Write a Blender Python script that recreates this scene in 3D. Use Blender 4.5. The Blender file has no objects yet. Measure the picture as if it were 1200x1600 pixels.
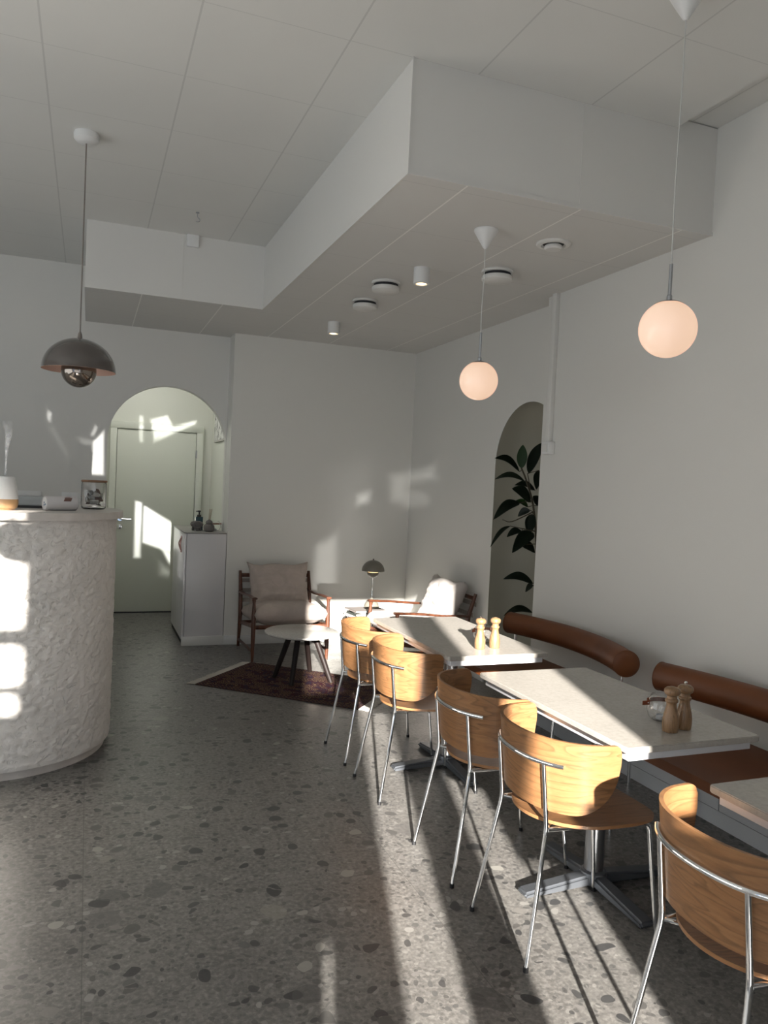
import bpy, bmesh, math, random
from mathutils import Vector, Matrix, noise
random.seed(7)
PI = math.pi
C = bpy.context.scene.collection
S = bpy.context.scene

# ------------------------------------------------------------------ camera
cam_d = bpy.data.cameras.new('camera'); cam = bpy.data.objects.new('camera', cam_d); C.objects.link(cam)
R_ = Vector((0.9324072, -0.3583759, 0.0467280)); U_ = Vector((-0.0316231, 0.0478976, 0.9983515)); F_ = Vector((0.3600233, 0.9323479, -0.0333271))
m = Matrix.Identity(4)
for i in range(3):
    m[i][0] = R_[i]; m[i][1] = U_[i]; m[i][2] = -F_[i]
m[2][3] = 1.55
cam.matrix_world = m
cam_d.sensor_fit = 'HORIZONTAL'; cam_d.sensor_width = 36; cam_d.lens = 36*1202.08/1200
cam_d.clip_start = 0.02
S.camera = cam
S.view_settings.view_transform = 'Standard'; S.view_settings.look = 'None'
S.view_settings.exposure = 0.0; S.view_settings.gamma = 1.0; S.view_settings.use_curve_mapping = False

# ------------------------------------------------------------------ light
w = bpy.data.worlds.new('world'); S.world = w; w.use_nodes = True
bg = w.node_tree.nodes['Background']; bg.inputs[0].default_value = (.62, .76, 1, 1); bg.inputs[1].default_value = .9

def lamp(name, kind, loc, direction, energy, color=(1, 1, 1), **kw):
    d = bpy.data.lights.new(name, kind); d.energy = energy; d.color = color
    for k, v in kw.items(): setattr(d, k, v)
    o = bpy.data.objects.new(name, d); C.objects.link(o); o.location = loc
    o.rotation_euler = Vector(direction).to_track_quat('-Z', 'Y').to_euler()
    return o
AZ, EL = math.radians(16.4), math.radians(16.8)
SUN = Vector((math.sin(AZ)*math.cos(EL), math.cos(AZ)*math.cos(EL), -math.sin(EL)))
lamp('sun', 'SUN', (-2, -6, 4), SUN, 29.0, (1, .95, .88), angle=math.radians(.8))
# daylight that comes in through the glazed front and the side glazing
lamp('daylight_front', 'AREA', (-1.1, -.52, 1.0), (0.0, 1, -.12), 17, (.93, .97, 1), shape='RECTANGLE', size=3.2, size_y=1.5)
lamp('daylight_side', 'AREA', (-3.9, 3.0, 1.75), (1, .03, .30), 76, (.90, .96, 1), shape='RECTANGLE', size=4.6, size_y=2.6)
# added spot with masked beam, stands in for bounced sun; patch shapes drawn in
PATCHES = [
    (0.9, [(0.497, 9.02, 1.262), (0.573, 9.02, 1.243), (0.581, 9.02, 0.617), (0.499, 9.02, 0.616)]),
    (1.3, [(0.595, 9.02, 1.208), (.972, 9.02, 1.000), (.972, 9.02, 0.650), (0.589, 9.02, 0.79)]),
    (1.3, [(0.792, 9.02, 0.735), (.972, 9.02, 0.650), (.972, 9.02, 0.47), (0.875, 9.02, 0.576)]),
    (0.3, [(0.784, 9.02, 0.575), (0.949, 9.02, 0.474), (0.938, 9.02, 0.393), (0.789, 9.02, 0.415)]),
    (0.7, [(0.505, 9.02, 2.219), (0.56, 9.02, 2.209), (0.564, 9.02, 1.909), (0.515, 9.02, 1.92)]),
    (1.0, [(0.63, 9.02, 2.178), (0.815, 9.02, 2.242), (0.89, 9.02, 2.104), (0.673, 9.02, 1.93)]),
    (1.0, [(0.673, 9.02, 1.916), (0.82, 9.02, 2.099), (1.142, 9.02, 2.209), (1.129, 9.02, 2.15)]),
    (1.0, [(0.029, 7.45, 1.83), (0.123, 7.45, 1.941), (0.134, 7.45, 1.53), (0.02, 7.45, 1.53)]),
    (0.35, [(-0.079, 7.45, 1.852), (0.056, 7.45, 1.832), (0.058, 7.45, 1.792), (-0.067, 7.45, 1.818)]),
    (0.5, [(0.006, 7.45, 1.886), (0.046, 7.45, 1.987), (0.068, 7.45, 1.96), (0.039, 7.45, 1.877)]),
    (0.5, [(-0.355, 7.45, 2.088), (-0.313, 7.45, 2.063), (-0.325, 7.45, 1.972), (-0.358, 7.45, 2.003)]),
    (0.12, [(-0.34, 7.45, 1.931), (-0.303, 7.45, 1.934), (-0.126, 7.45, 1.643), (-0.152, 7.45, 1.624)]),
    (0.3, [(2.48, 7.2, 1.461), (2.633, 7.2, 1.511), (2.625, 7.2, 1.384), (2.479, 7.2, 1.334)]),
    (0.05, [(2.194, 7.2, 1.649), (2.646, 7.2, 1.926), (2.703, 7.2, 0.776), (2.152, 7.2, 0.426)]),
    (0.12, [(2.802, 7.2, 1.679), (3.044, 7.2, 1.724), (3.042, 7.2, 1.353), (2.831, 7.2, 1.391)]),
    (0.3, [(3.05, 7.23, 1.717), (3.05, 6.591, 1.801), (3.05, 6.528, 1.621), (3.05, 7.246, 1.574)]),
    (0.22, [(3.05, 7.24, 1.528), (3.05, 6.734, 1.526), (3.05, 6.673, 1.388), (3.05, 7.25, 1.338)]),
    (0.16, [(2.063, 7.2, 0.958), (2.318, 7.2, 1.102), (2.337, 7.2, 0.406), (2.038, 7.2, 0.383)]),
    (0.12, [(2.445, 7.2, 0.507), (2.559, 7.2, 0.519), (2.549, 7.2, 0.455), (2.454, 7.2, 0.455)]),
]

def patch_lamp(loc, aim, energy):
    o = lamp('patch_lamp', 'SPOT', loc, Vector(aim)-Vector(loc), energy, (1, .985, .95), spot_size=math.radians(70), spot_blend=.1, shadow_soft_size=.012)
    bpy.context.view_layer.update()
    inv = o.matrix_world.inverted()
    d = o.data; d.use_nodes = True; t = d.node_tree; em = t.nodes['Emission']; tc = t.nodes.new('ShaderNodeTexCoord')
    sp = t.nodes.new('ShaderNodeSeparateXYZ'); t.links.new(tc.outputs['Normal'], sp.inputs[0])
    def mth(op, a, b=None, c=None):
        n = t.nodes.new('ShaderNodeMath'); n.operation = op
        for k, v in enumerate((a, b, c)):
            if v is None: continue
            if hasattr(v, 'links'): t.links.new(v, n.inputs[k])
            else: n.inputs[k].default_value = v
        return n.outputs[0]
    cx = t.nodes.new('ShaderNodeCombineXYZ'); t.links.new(mth('DIVIDE', sp.outputs[0], sp.outputs[2]), cx.inputs[0]); t.links.new(mth('DIVIDE', sp.outputs[1], sp.outputs[2]), cx.inputs[1]); cx.inputs[2].default_value = 1
    total = None
    for inten, quad in PATCHES:
        pts = []
        for q in quad:
            p = inv @ Vector(q); pts.append((p.x/p.z, p.y/p.z))
        mx = sum(p[0] for p in pts)/4; my = sum(p[1] for p in pts)/4; soft = .0035 if inten >= .5 else (.012 if inten > .1 else .05)
        m_ = None
        for a, b in zip(pts, pts[1:]+pts[:1]):
            nx, ny = b[1]-a[1], a[0]-b[0]; l = math.hypot(nx, ny); nx /= l; ny /= l; c_ = -(nx*a[0]+ny*a[1])
            if nx*mx+ny*my+c_ < 0: nx, ny, c_ = -nx, -ny, -c_
            dn = t.nodes.new('ShaderNodeVectorMath'); dn.operation = 'DOT_PRODUCT'; t.links.new(cx.outputs[0], dn.inputs[0]); dn.inputs[1].default_value = (nx, ny, c_)
            m_ = dn.outputs['Value'] if m_ is None else mth('MINIMUM', m_, dn.outputs['Value'])
        mr = t.nodes.new('ShaderNodeMapRange'); mr.interpolation_type = 'SMOOTHSTEP'; mr.inputs[1].default_value = -soft*.4; mr.inputs[2].default_value = soft; mr.inputs[3].default_value = 0; mr.inputs[4].default_value = inten
        t.links.new(m_, mr.inputs[0]); total = mr.outputs[0] if total is None else mth('ADD', total, mr.outputs[0])
    t.links.new(total, em.inputs['Strength'])
lamp('lobby_fill', 'AREA', (.5, 8.3, 2.84), (0, 0, -1), 8.5, (1, .99, .95), shape='RECTANGLE', size=.9, size_y=.5)  # unseen area lamp added to brighten the lobby
patch_lamp((.26, -.50, 1.05), (1.3, 9.0, 1.35), 4600)

# ------------------------------------------------------------------ materials
def mat(name, col, rough=.5, metal=0, **kw):
    mt = bpy.data.materials.new(name); mt.use_nodes = True
    b = mt.node_tree.nodes['Principled BSDF']
    b.inputs['Base Color'].default_value = (*col, 1); b.inputs['Roughness'].default_value = rough; b.inputs['Metallic'].default_value = metal
    for k, v in kw.items(): b.inputs[k.replace('_', ' ')].default_value = v
    return mt
class NT:
    def __init__(s, mt): s.t = mt.node_tree; s.n = s.t.nodes; s.b = s.n['Principled BSDF']; s.l = s.t.links
    def node(s, kind, **kw):
        n = s.n.new(kind)
        for k, v in kw.items():
            if k.startswith('i_'): n.inputs[k[2:].replace('_', ' ')].default_value = v
            else: setattr(n, k, v)
        return n
    def coord(s, which='Object', scale=(1, 1, 1), rot=(0, 0, 0), loc=(0, 0, 0)):
        c = s.node('ShaderNodeTexCoord'); m_ = s.node('ShaderNodeMapping'); s.l.new(c.outputs[which], m_.inputs[0])
        m_.inputs['Scale'].default_value = scale; m_.inputs['Rotation'].default_value = rot; m_.inputs['Location'].default_value = loc
        return m_.outputs[0]
    def ramp(s, src, stops, interp='LINEAR'):
        r = s.node('ShaderNodeValToRGB'); r.color_ramp.interpolation = interp
        e = r.color_ramp.elements
        while len(e) < len(stops): e.new(.5)
        for el, (p, c) in zip(e, stops): el.position = p; el.color = (*c, 1) if len(c) == 3 else c
        s.l.new(src, r.inputs[0]); return r.outputs[0]
    def noise(s, vec, scale, detail=3, rough=.5, dist=0):
        n = s.node('ShaderNodeTexNoise'); n.inputs['Scale'].default_value = scale; n.inputs['Detail'].default_value = detail
        n.inputs['Roughness'].default_value = rough; n.inputs['Distortion'].default_value = dist
        s.l.new(vec, n.inputs['Vector']); return n
    def vor(s, vec, scale, feature='F1', rnd=1):
        n = s.node('ShaderNodeTexVoronoi', feature=feature); n.inputs['Scale'].default_value = scale; n.inputs['Randomness'].default_value = rnd
        s.l.new(vec, n.inputs['Vector']); return n
    def mix(s, a, b, fac, mode='MIX'):
        n = s.node('ShaderNodeMix', data_type='RGBA', blend_type=mode)
        for sock, v in ((n.inputs[6], a), (n.inputs[7], b), (n.inputs[0], fac)):
            if hasattr(v, 'links'): s.l.new(v, sock)
            else: sock.default_value = v if isinstance(v, (int, float)) else (*v, 1)
        return n.outputs[2]
    def math(s, op, a, b=0):
        n = s.node('ShaderNodeMath', operation=op)
        for sock, v in ((n.inputs[0], a), (n.inputs[1], b)):
            if hasattr(v, 'links'): s.l.new(v, sock)
            else: sock.default_value = v
        return n.outputs[0]
    def bump(s, h, strength=.3, dist=.01):
        n = s.node('ShaderNodeBump'); n.inputs['Strength'].default_value = strength; n.inputs['Distance'].default_value = dist
        s.l.new(h, n.inputs['Height']); s.l.new(n.outputs[0], s.b.inputs['Normal'])
    def col(s, c): s.l.new(c, s.b.inputs['Base Color'])

def wall_mat(name, col, rough=.6):
    mt = mat(name, col, rough); t = NT(mt); v = t.coord()
    t.bump(t.noise(v, 90, 3).outputs[0], .08, .004)
    return mt
M = {}
M['wall'] = wall_mat('white_wall', (.70, .69, .655))
M['wall_lounge'] = wall_mat('lounge_wall', (.70, .69, .65), .5)
M['wall_green'] = wall_mat('pale_green_wall', (.72, .73, .655), .45)
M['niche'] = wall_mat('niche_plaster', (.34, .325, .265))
M['bulk'] = mat('bulkhead_paint', (.70, .69, .66), .6)
M['base'] = mat('baseboard_paint', (.66, .66, .64), .35)
M['cab'] = mat('cabinet_lacquer', (.66, .65, .66), .3)
M['plinth'] = mat('plinth_paint', (.42, .44, .46), .5)
M['door'] = mat('door_paint', (.70, .72, .64), .3)

def tile_ceiling(name, x0, y0, cols=(.74, .735, .705), lx=.80):
    mt = mat(name, cols, .7); t = NT(mt)
    c = t.node('ShaderNodeTexCoord'); sp = t.node('ShaderNodeSeparateXYZ'); t.l.new(c.outputs['Object'], sp.inputs[0])
    out = []
    for ax, off, wd in ((0, x0, .0042), (1, y0, .0026)):
        a = t.math('SUBTRACT', sp.outputs[ax], off-60.0); a = t.math('MODULO', a, .6); a = t.math('SUBTRACT', a, .3); a = t.math('ABSOLUTE', a)
        out.append(t.math('GREATER_THAN', a, .3-wd/1))
    n = t.noise(c.outputs['Object'], 3, 2)
    base = t.mix(cols, tuple(k*.96 for k in cols), n.outputs[0])
    t.col(t.mix(t.mix(base, tuple(k*.84 for k in cols), out[1]), tuple(min(.95, k*lx) for k in cols), out[0]))
    return mt
M['ceil'] = tile_ceiling('ceiling_tiles', -.243, 3.12)
M['soffit'] = tile_ceiling('soffit_tiles', 1.532-.6, 3.2, (.67, .66, .635), 1.3)

def terrazzo():
    mt = mat('terrazzo', (.2, .2, .2), .34); t = NT(mt); v = t.coord()
    wob = t.noise(v, 6, 2); vv = t.node('ShaderNodeVectorMath', operation='MULTIPLY_ADD')
    t.l.new(wob.outputs['Color'], vv.inputs[0]); vv.inputs[1].default_value = (.10, .10, .0); t.l.new(v, vv.inputs[2]); v2 = vv.outputs[0]
    mott = t.noise(v, 3.2, 5, .6)
    base = t.ramp(mott.outputs[0], [(.3, (.118, .112, .104)), (.55, (.165, .158, .147)), (.75, (.22, .21, .195))])
    fine = t.noise(v, 60, 4, .65)
    base = t.mix(base, t.ramp(fine.outputs[0], [(.32, (.055, .053, .05)), (.5, (.165, .158, .147)), (.68, (.34, .325, .30))]), .45)
    def chips(scale, thr, size, stops, base, rng):
        vo = t.vor(v2, scale); sep = t.node('ShaderNodeSeparateColor'); t.l.new(vo.outputs['Color'], sep.inputs[0])
        ed = t.vor(v2, scale, 'DISTANCE_TO_EDGE')
        pick = t.math('GREATER_THAN', sep.outputs[0], thr)
        inside = t.math('LESS_THAN', vo.outputs['Distance'], size)
        notedge = t.math('GREATER_THAN', ed.outputs['Distance'], .03)
        fac = t.math('MULTIPLY', t.math('MULTIPLY', pick, inside), notedge)
        fac = t.math('MULTIPLY', fac, rng)
        colr = t.ramp(sep.outputs[1], stops, 'CONSTANT')
        return t.mix(base, colr, fac)
    g = [(0, (.05, .05, .05)), (.3, (.10, .098, .094)), (.5, (.19, .18, .17)), (.72, (.09, .085, .08)), (.9, (.28, .27, .25))]
    base = chips(48, .35, .42, g, base, .55)
    base = chips(26, .62, .40, g, base, .85)
    base = chips(13, .68, .34, [(0, (.040, .040, .041)), (.5, (.085, .082, .078)), (.8, (.20, .19, .175)), (.9, (.30, .29, .26))], base, .9)
    base = chips(5.5, .82, .32, [(0, (.085, .083, .08)), (.5, (.12, .115, .11)), (.85, (.24, .23, .20))], base, .6)
    sp = t.node('ShaderNodeSeparateXYZ'); t.l.new(v, sp.inputs[0]); out = []
    for ax, off, per in ((0, .03, 1.2), (1, 2.82, 1.2)):
        a = t.math('SUBTRACT', sp.outputs[ax], off-60.0); a = t.math('MODULO', a, per); a = t.math('SUBTRACT', a, per/2); a = t.math('ABSOLUTE', a)
        out.append(t.math('GREATER_THAN', a, per/2-.0016))
    seam = t.math('MAXIMUM', *out)
    t.col(t.mix(base, (.07, .068, .063), t.math('MULTIPLY', seam, .6)))
    r = t.ramp(mott.outputs[0], [(.3, (.30,)*3), (.7, (.42,)*3)]); t.l.new(r, t.b.inputs['Roughness'])
    return mt
M['floor'] = terrazzo()

def oak(name, axes, tint=1.0, warm=(1, 1, 1)):
    """axes: scale along x,y,z - large across the grain"""
    mt = mat(name, (.4, .25, .12), .38); t = NT(mt)
    oi = t.node('ShaderNodeObjectInfo'); c = t.node('ShaderNodeTexCoord')
    add = t.node('ShaderNodeVectorMath', operation='MULTIPLY_ADD'); t.l.new(oi.outputs['Random'], add.inputs[0]); add.inputs[1].default_value = (3, 5, 7); t.l.new(c.outputs['Object'], add.inputs[2])
    mp = t.node('ShaderNodeMapping'); mp.inputs['Scale'].default_value = axes; t.l.new(add.outputs[0], mp.inputs[0]); v = mp.outputs[0]
    big = t.noise(v, 1.0, 2, .5, .6)
    rings = t.math('FRACT', t.math('MULTIPLY', big.outputs[0], 13.0))
    fine = t.noise(v, 9, 4, .7)
    a = t.ramp(rings, [(0, tuple(k*tint*q for k, q in zip((.185, .092, .038), warm))), (.25, tuple(k*tint*q for k, q in zip((.262, .124, .050), warm))), (.9, tuple(k*tint*q for k, q in zip((.288, .142, .060), warm))), (1, tuple(k*tint*q for k, q in zip((.195, .097, .042), warm)))])
    b_ = t.ramp(fine.outputs[0], [(.35, (.72,)*3), (.6, (1.0,)*3)])
    t.col(t.mix(a, b_, .75, 'MULTIPLY'))
    t.bump(fine.outputs[0], .08, .002)
    return mt
M['oak_back'] = oak('oak_veneer_back', (1.6, 1.6, 11))
M['oak_seat'] = oak('oak_veneer_seat', (1.3, 11, 4), .95)
M['oak_edge'] = oak('oak_plywood_edge', (1, 1, 60), 1.15)
M['turned'] = oak('turned_wood', (14, 14, 3), .98, (1, 1.2, 1.45))
M['teak'] = mat('dark_teak', (.08, .026, .012), .35)
t = NT(M['teak']); v = t.coord(scale=(20, 20, 3)); n = t.noise(v, 2, 4); t.col(t.ramp(n.outputs[0], [(.3, (.045, .015, .008)), (.7, (.125, .042, .019))]))
M['dark_leg'] = mat('dark_stained_leg', (.014, .009, .008), .5, 0, Specular_IOR_Level=.25)
M['chrome'] = mat('chrome', (.84, .85, .86), .04, 1)
M['steel'] = mat('brushed_steel', (.42, .43, .45), .28, 1)
M['base_metal'] = mat('dark_grey_cast_metal', (.13, .14, .155), .42, .7)
M['alu'] = mat('pale_metal_underframe', (.72, .73, .76), .4, .15)
M['black'] = mat('black_plastic', (.012, .012, .013), .4)
M['white_plastic'] = mat('white_plastic', (.75, .75, .74), .35)
M['vent'] = mat('vent_paint', (.72, .71, .68), .5)
M['gap'] = mat('dark_gap', (.012, .013, .016), .7)
M['leather'] = mat('cognac_leather', (.14, .042, .011), .5)
t = NT(M['leather']); v = t.coord(); n = t.noise(v, 220, 3); t.bump(n.outputs[0], .12, .002); n2 = t.noise(v, 5, 3); t.col(t.ramp(n2.outputs[0], [(.3, (.125, .038, .010)), (.7, (.17, .053, .014))]))
M['strap'] = mat('tan_strap', (.30, .10, .045), .5)
def stone(name, col, k=.06):
    mt = mat(name, col, .22); t = NT(mt); v = t.coord(); n = t.noise(v, 55, 5, .75); n2 = t.noise(v, 4, 4)
    a = t.ramp(n.outputs[0], [(.3, tuple(c*(1-2.2*k) for c in col)), (.5, col), (.72, tuple(min(1, c*(1+1.6*k)) for c in col))])
    t.col(t.mix(a, t.ramp(n2.outputs[0], [(.35, (.92,)*3), (.6, (1,)*3)]), .8, 'MULTIPLY')); return mt
M['stone'] = stone('beige_quartz', (.415, .388, .35))
M['marble'] = stone('pale_marble', (.52, .50, .465), .09)
M['fabric'] = mat('beige_linen', (.46, .395, .35), .85)
t = NT(M['fabric']); v = t.coord(); n = t.noise(v, 400, 2); t.bump(n.outputs[0], .15, .001); n2 = t.noise(v, 7, 4, .6, 1.5); t.col(t.ramp(n2.outputs[0], [(.3, (.41, .352, .31)), (.7, (.50, .43, .385))]))
M['fabric_light'] = mat('light_linen', (.56, .52, .49), .85)
M['webbing'] = mat('webbing', (.35, .31, .27), .8)
M['taupe'] = mat('gloss_taupe_enamel', (.085, .072, .064), .10, 0, Coat_Weight=.8, Coat_Roughness=.05)
M['taupe_flat'] = mat('taupe_enamel', (.155, .145, .12), .3)
M['pink'] = mat('blush_inside', (.74, .50, .40), .5)
M['cord'] = mat('pale_cord', (.55, .55, .53), .6)
M['cord_taupe'] = mat('taupe_cord', (.20, .17, .15), .6)
def emis(name, col, strength, base=(.8, .75, .7)):
    mt = mat(name, base, .25); b = mt.node_tree.nodes['Principled BSDF']
    b.inputs['Emission Color'].default_value = (*col, 1); b.inputs['Emission Strength'].default_value = strength; return mt
M['opal'] = emis('lit_opal_glass', (1, .62, .40), .68, (.62, .58, .55))
M['led'] = emis('lit_led', (1, .70, .38), 5)
M['bulb'] = emis('lit_bulb', (1, .72, .32), 2.2)
def glass(name, tint=(1, 1, 1), rough=0.0):
    mt = mat(name, tint, rough, 0, Transmission_Weight=1.0, IOR=1.45); return mt
M['glass'] = glass('clear_glass')
def plaster():
    mt = mat('rough_plaster', (.66, .62, .58), .55); t = NT(mt); v = t.coord()
    n = t.noise(v, 34, 4, .55, 1.2); vo = t.vor(v, 30); n3 = t.noise(v, 4, 3)
    h = t.math('ADD', t.math('MULTIPLY', n.outputs[0], 1.0), t.math('MULTIPLY', vo.outputs['Distance'], .45))
    h = t.ramp(h, [(.50, (0,)*3), (.60, (.7,)*3), (.90, (1,)*3)])
    t.bump(h, .6, .008)
    t.col(t.ramp(n3.outputs[0], [(.3, (.68, .65, .61)), (.7, (.78, .745, .705))])); return mt
M['plaster'] = plaster()
M['micro'] = mat('smooth_microcement', (.60, .565, .525), .4)
t = NT(M['micro']); v = t.coord(); n = t.noise(v, 9, 5, .6); t.col(t.ramp(n.outputs[0], [(.3, (.54, .50, .46)), (.7, (.66, .62, .58))]))
def rug_mat():
    mt = mat('oriental_rug', (.1, .02, .02), .95, 0, Specular_IOR_Level=.08); t = NT(mt); v = t.coord()   # object space: x 0..L, y 0..W
    sp = t.node('ShaderNodeSeparateXYZ'); t.l.new(v, sp.inputs[0])
    vo = t.vor(v, 17, 'F1', .6); sep = t.node('ShaderNodeSeparateColor'); t.l.new(vo.outputs['Color'], sep.inputs[0])
    rings = t.math('FRACT', t.math('MULTIPLY', vo.outputs['Distance'], 4.6))
    motif = t.ramp(rings, [(0, (.20, .15, .08)), (.14, (.04, .008, .011)), (.42, (.012, .012, .024)), (.6, (.055, .009, .013)), (.78, (.17, .12, .06)), (.88, (.015, .010, .016))], 'CONSTANT')
    n = t.noise(v, 30, 3, .6); small = t.ramp(n.outputs[0], [(.40, (.022, .016, .028)), (.47, (.040, .008, .012)), (.57, (.018, .009, .018)), (.62, (.16, .11, .06))], 'CONSTANT')
    pick = t.math('GREATER_THAN', sep.outputs[0], .45)
    field = t.mix(small, motif, pick)
    L, W = 1.32, .82
    dx = t.math('MINIMUM', sp.outputs[0], t.math('SUBTRACT', L, sp.outputs[0])); dy = t.math('MINIMUM', sp.outputs[1], t.math('SUBTRACT', W, sp.outputs[1]))
    d = t.math('MINIMUM', dx, dy)
    ch = t.node('ShaderNodeTexChecker'); ch.inputs['Scale'].default_value = 62; t.l.new(v, ch.inputs['Vector']); ch.inputs[1].default_value = (.11, .06, .04, 1); ch.inputs[2].default_value = (.025, .018, .03, 1)
    zones = t.ramp(d, [(0, (1,)*3), (.028, (0,)*3), (.045, (1,)*3), (.060, (0,)*3), (.150, (1,)*3), (.168, (0,)*3)], 'CONSTANT')
    c = t.mix(field, ch.outputs[0], zones)
    n5 = t.noise(v, 260, 2); c = t.mix(c, t.ramp(n5.outputs[0], [(.3, (.6,)*3), (.7, (1.25,)*3)]), .8, 'MULTIPLY')
    t.col(c); t.bump(n5.outputs[0], .5, .004); return mt
M['rug'] = rug_mat()
M['fringe'] = mat('cream_fringe', (.46, .43, .38), .9)
M['leaf'] = mat('rubber_fig_leaf', (.006, .016, .007), .35)
M['leaf_young'] = mat('young_fig_leaf', (.018, .055, .012), .35)
M['bark'] = mat('fig_stem', (.06, .05, .03), .7)
M['pot'] = mat('clay_pot', (.45, .42, .38), .7)
M['ceramic'] = mat('grey_stoneware', (.17, .155, .145), .75)
t = NT(M['ceramic']); v = t.coord(); t.bump(t.noise(v, 120, 4).outputs[0], .5, .004)
M['teal'] = mat('teal_bottle', (.035, .085, .10), .25)
M['reed'] = mat('reed_stick', (.5, .42, .32), .7)
M['wood_light'] = mat('pale_wood', (.45, .27, .13), .4)
M['cork'] = mat('brown_lid', (.20, .11, .06), .6)
M['sachet'] = mat('tea_sachet', (.32, .31, .27), .8)
M['sachet2'] = mat('brown_sachet', (.13, .075, .06), .8)
M['sachet3'] = mat('pale_sachet', (.5, .49, .45), .8)
M['book'] = mat('dark_cover', (.035, .04, .033), .5)
M['book2'] = mat('grey_cover', (.26, .23, .215), .5)
M['paper'] = mat('paper', (.6, .58, .54), .8)
M['photo'] = mat('picture_print', (.6, .6, .58), .4)
t = NT(M['photo']); v = t.coord(); n = t.noise(v, 14, 4, .7, 1); t.col(t.ramp(n.outputs[0], [(.42, (.05, .05, .05)), (.5, (.65, .65, .62)), (.8, (.75, .74, .70))]))
M['sticker'] = mat('brown_print', (.16, .085, .07), .6)
M['tube'] = mat('cardboard_tube', (.56, .54, .54), .55)
M['grey_box'] = mat('pale_grey_lid', (.42, .44, .44), .3)
M['vapour'] = mat('vapour', (.95, .95, .96), 1, 0, Specular_IOR_Level=0)
t = NT(M['vapour']); v = t.coord(scale=(1, 1, .6)); n = t.noise(v, 30, 4, .6, 1.0); lw = t.node('ShaderNodeLayerWeight'); lw.inputs[0].default_value = .5
core = t.math('SUBTRACT', 1.0, lw.outputs['Facing']); sp = t.node('ShaderNodeSeparateXYZ'); cc = t.node('ShaderNodeTexCoord'); t.l.new(cc.outputs['Object'], sp.inputs[0])
fade = t.ramp(t.math('MULTIPLY', sp.outputs[2], 3.4), [(0, (.55,)*3), (.5, (.8,)*3), (1, (0,)*3)])
t.l.new(t.math('MULTIPLY', t.math('MULTIPLY', t.ramp(n.outputs[0], [(.36, (0,)*3), (.62, (1,)*3)]), core), fade), t.b.inputs['Alpha'])

# ------------------------------------------------------------------ mesh helpers
def nb(): return bmesh.new()
def bx(bm, c, s, bevel=0, seg=2, rot=None, taper=None):
    r = bmesh.ops.create_cube(bm, size=1); vs_ = r['verts']
    for v_ in vs_:
        v_.co = Vector((v_.co.x*s[0], v_.co.y*s[1], v_.co.z*s[2]))
    if bevel:
        es = list({e for v_ in vs_ for e in v_.link_edges})
        g = bmesh.ops.bevel(bm, geom=es, offset=bevel, segments=seg, affect='EDGES', profile=.5)
        vs_ = list({v_ for f_ in g['faces'] for v_ in f_.verts} | {v_ for v_ in vs_ if v_.is_valid})
    mt_ = Matrix.Translation(c) @ (rot.to_4x4() if rot is not None else Matrix.Identity(4))
    for v_ in vs_: v_.co = mt_ @ v_.co
    return bm
def box2(bm, a, b, **k):
    return bx(bm, [(p+q)/2 for p, q in zip(a, b)], [abs(q-p) for p, q in zip(a, b)], **k)
def lathe(bm, prof, seg=40, c=(0, 0, 0), close=True, axis=None):
    """prof: list of (r, z)"""
    rings = []; q = axis if axis is not None else Matrix.Identity(3); c = Vector(c)
    for r_, z_ in prof:
        if r_ < 1e-6: rings.append([bm.verts.new(c + q @ Vector((0, 0, z_)))])
        else: rings.append([bm.verts.new(c + q @ Vector((r_*math.cos(2*PI*i/seg), r_*math.sin(2*PI*i/seg), z_))) for i in range(seg)])
    for a, b in zip(rings, rings[1:]):
        for i in range(seg):
            j = (i+1) % seg
            if len(a) == 1 and len(b) == 1: continue
            if len(a) == 1: bm.faces.new((a[0], b[j], b[i]))
            elif len(b) == 1: bm.faces.new((a[i], a[j], b[0]))
            else: bm.faces.new((a[i], a[j], b[j], b[i]))
    return bm
def smooth_path(pts, n=6, closed=False):
    P = [Vector(p) for p in pts]; out = []
    for i in range(len(P)-1):
        p0 = P[i-1] if i > 0 else P[i]*2-P[i+1]; p1 = P[i]; p2 = P[i+1]; p3 = P[i+2] if i+2 < len(P) else P[i+1]*2-P[i]
        for k in range(n):
            t_ = k/n
            out.append(.5*((2*p1)+(-p0+p2)*t_+(2*p0-5*p1+4*p2-p3)*t_*t_+(-p0+3*p1-3*p2+p3)*t_**3))
    out.append(P[-1]); return out
def fillet(pts, r, n=5):
    P = [Vector(p) for p in pts]; out = [P[0]]
    for i in range(1, len(P)-1):
        a = (P[i-1]-P[i]); b = (P[i+1]-P[i]); ra = min(r, a.length*.45, b.length*.45)
        A = P[i]+a.normalized()*ra; B = P[i]+b.normalized()*ra
        for k in range(n+1):
            t_ = k/n; out.append(A*(1-t_)**2+P[i]*2*t_*(1-t_)+B*t_*t_)
    out.append(P[-1]); return out
def tube(bm, pts, r, seg=10, cap=True, flat=None):
    P = [Vector(p) for p in pts]; n = len(P); rs = r if isinstance(r, (list, tuple)) else [r]*n
    T = []
    for i in range(n):
        d = (P[min(i+1, n-1)]-P[max(i-1, 0)]); T.append(d.normalized())
    up = Vector((0, 0, 1)) if abs(T[0].z) < .9 else Vector((1, 0, 0))
    N = (up - T[0]*up.dot(T[0])).normalized(); rings = []
    for i in range(n):
        if i: N = (N - T[i]*N.dot(T[i])).normalized()
        B = T[i].cross(N)
        fa, fb = flat if flat else (1, 1)
        rings.append([bm.verts.new(P[i]+(N*math.cos(2*PI*k/seg)*fa+B*math.sin(2*PI*k/seg)*fb)*rs[i]) for k in range(seg)])
    for a, b in zip(rings, rings[1:]):
        for k in range(seg):
            j = (k+1) % seg; bm.faces.new((a[k], a[j], b[j], b[k]))
    if cap:
        bm.faces.new(rings[0][::-1]); bm.faces.new(rings[-1])
    return bm
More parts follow.
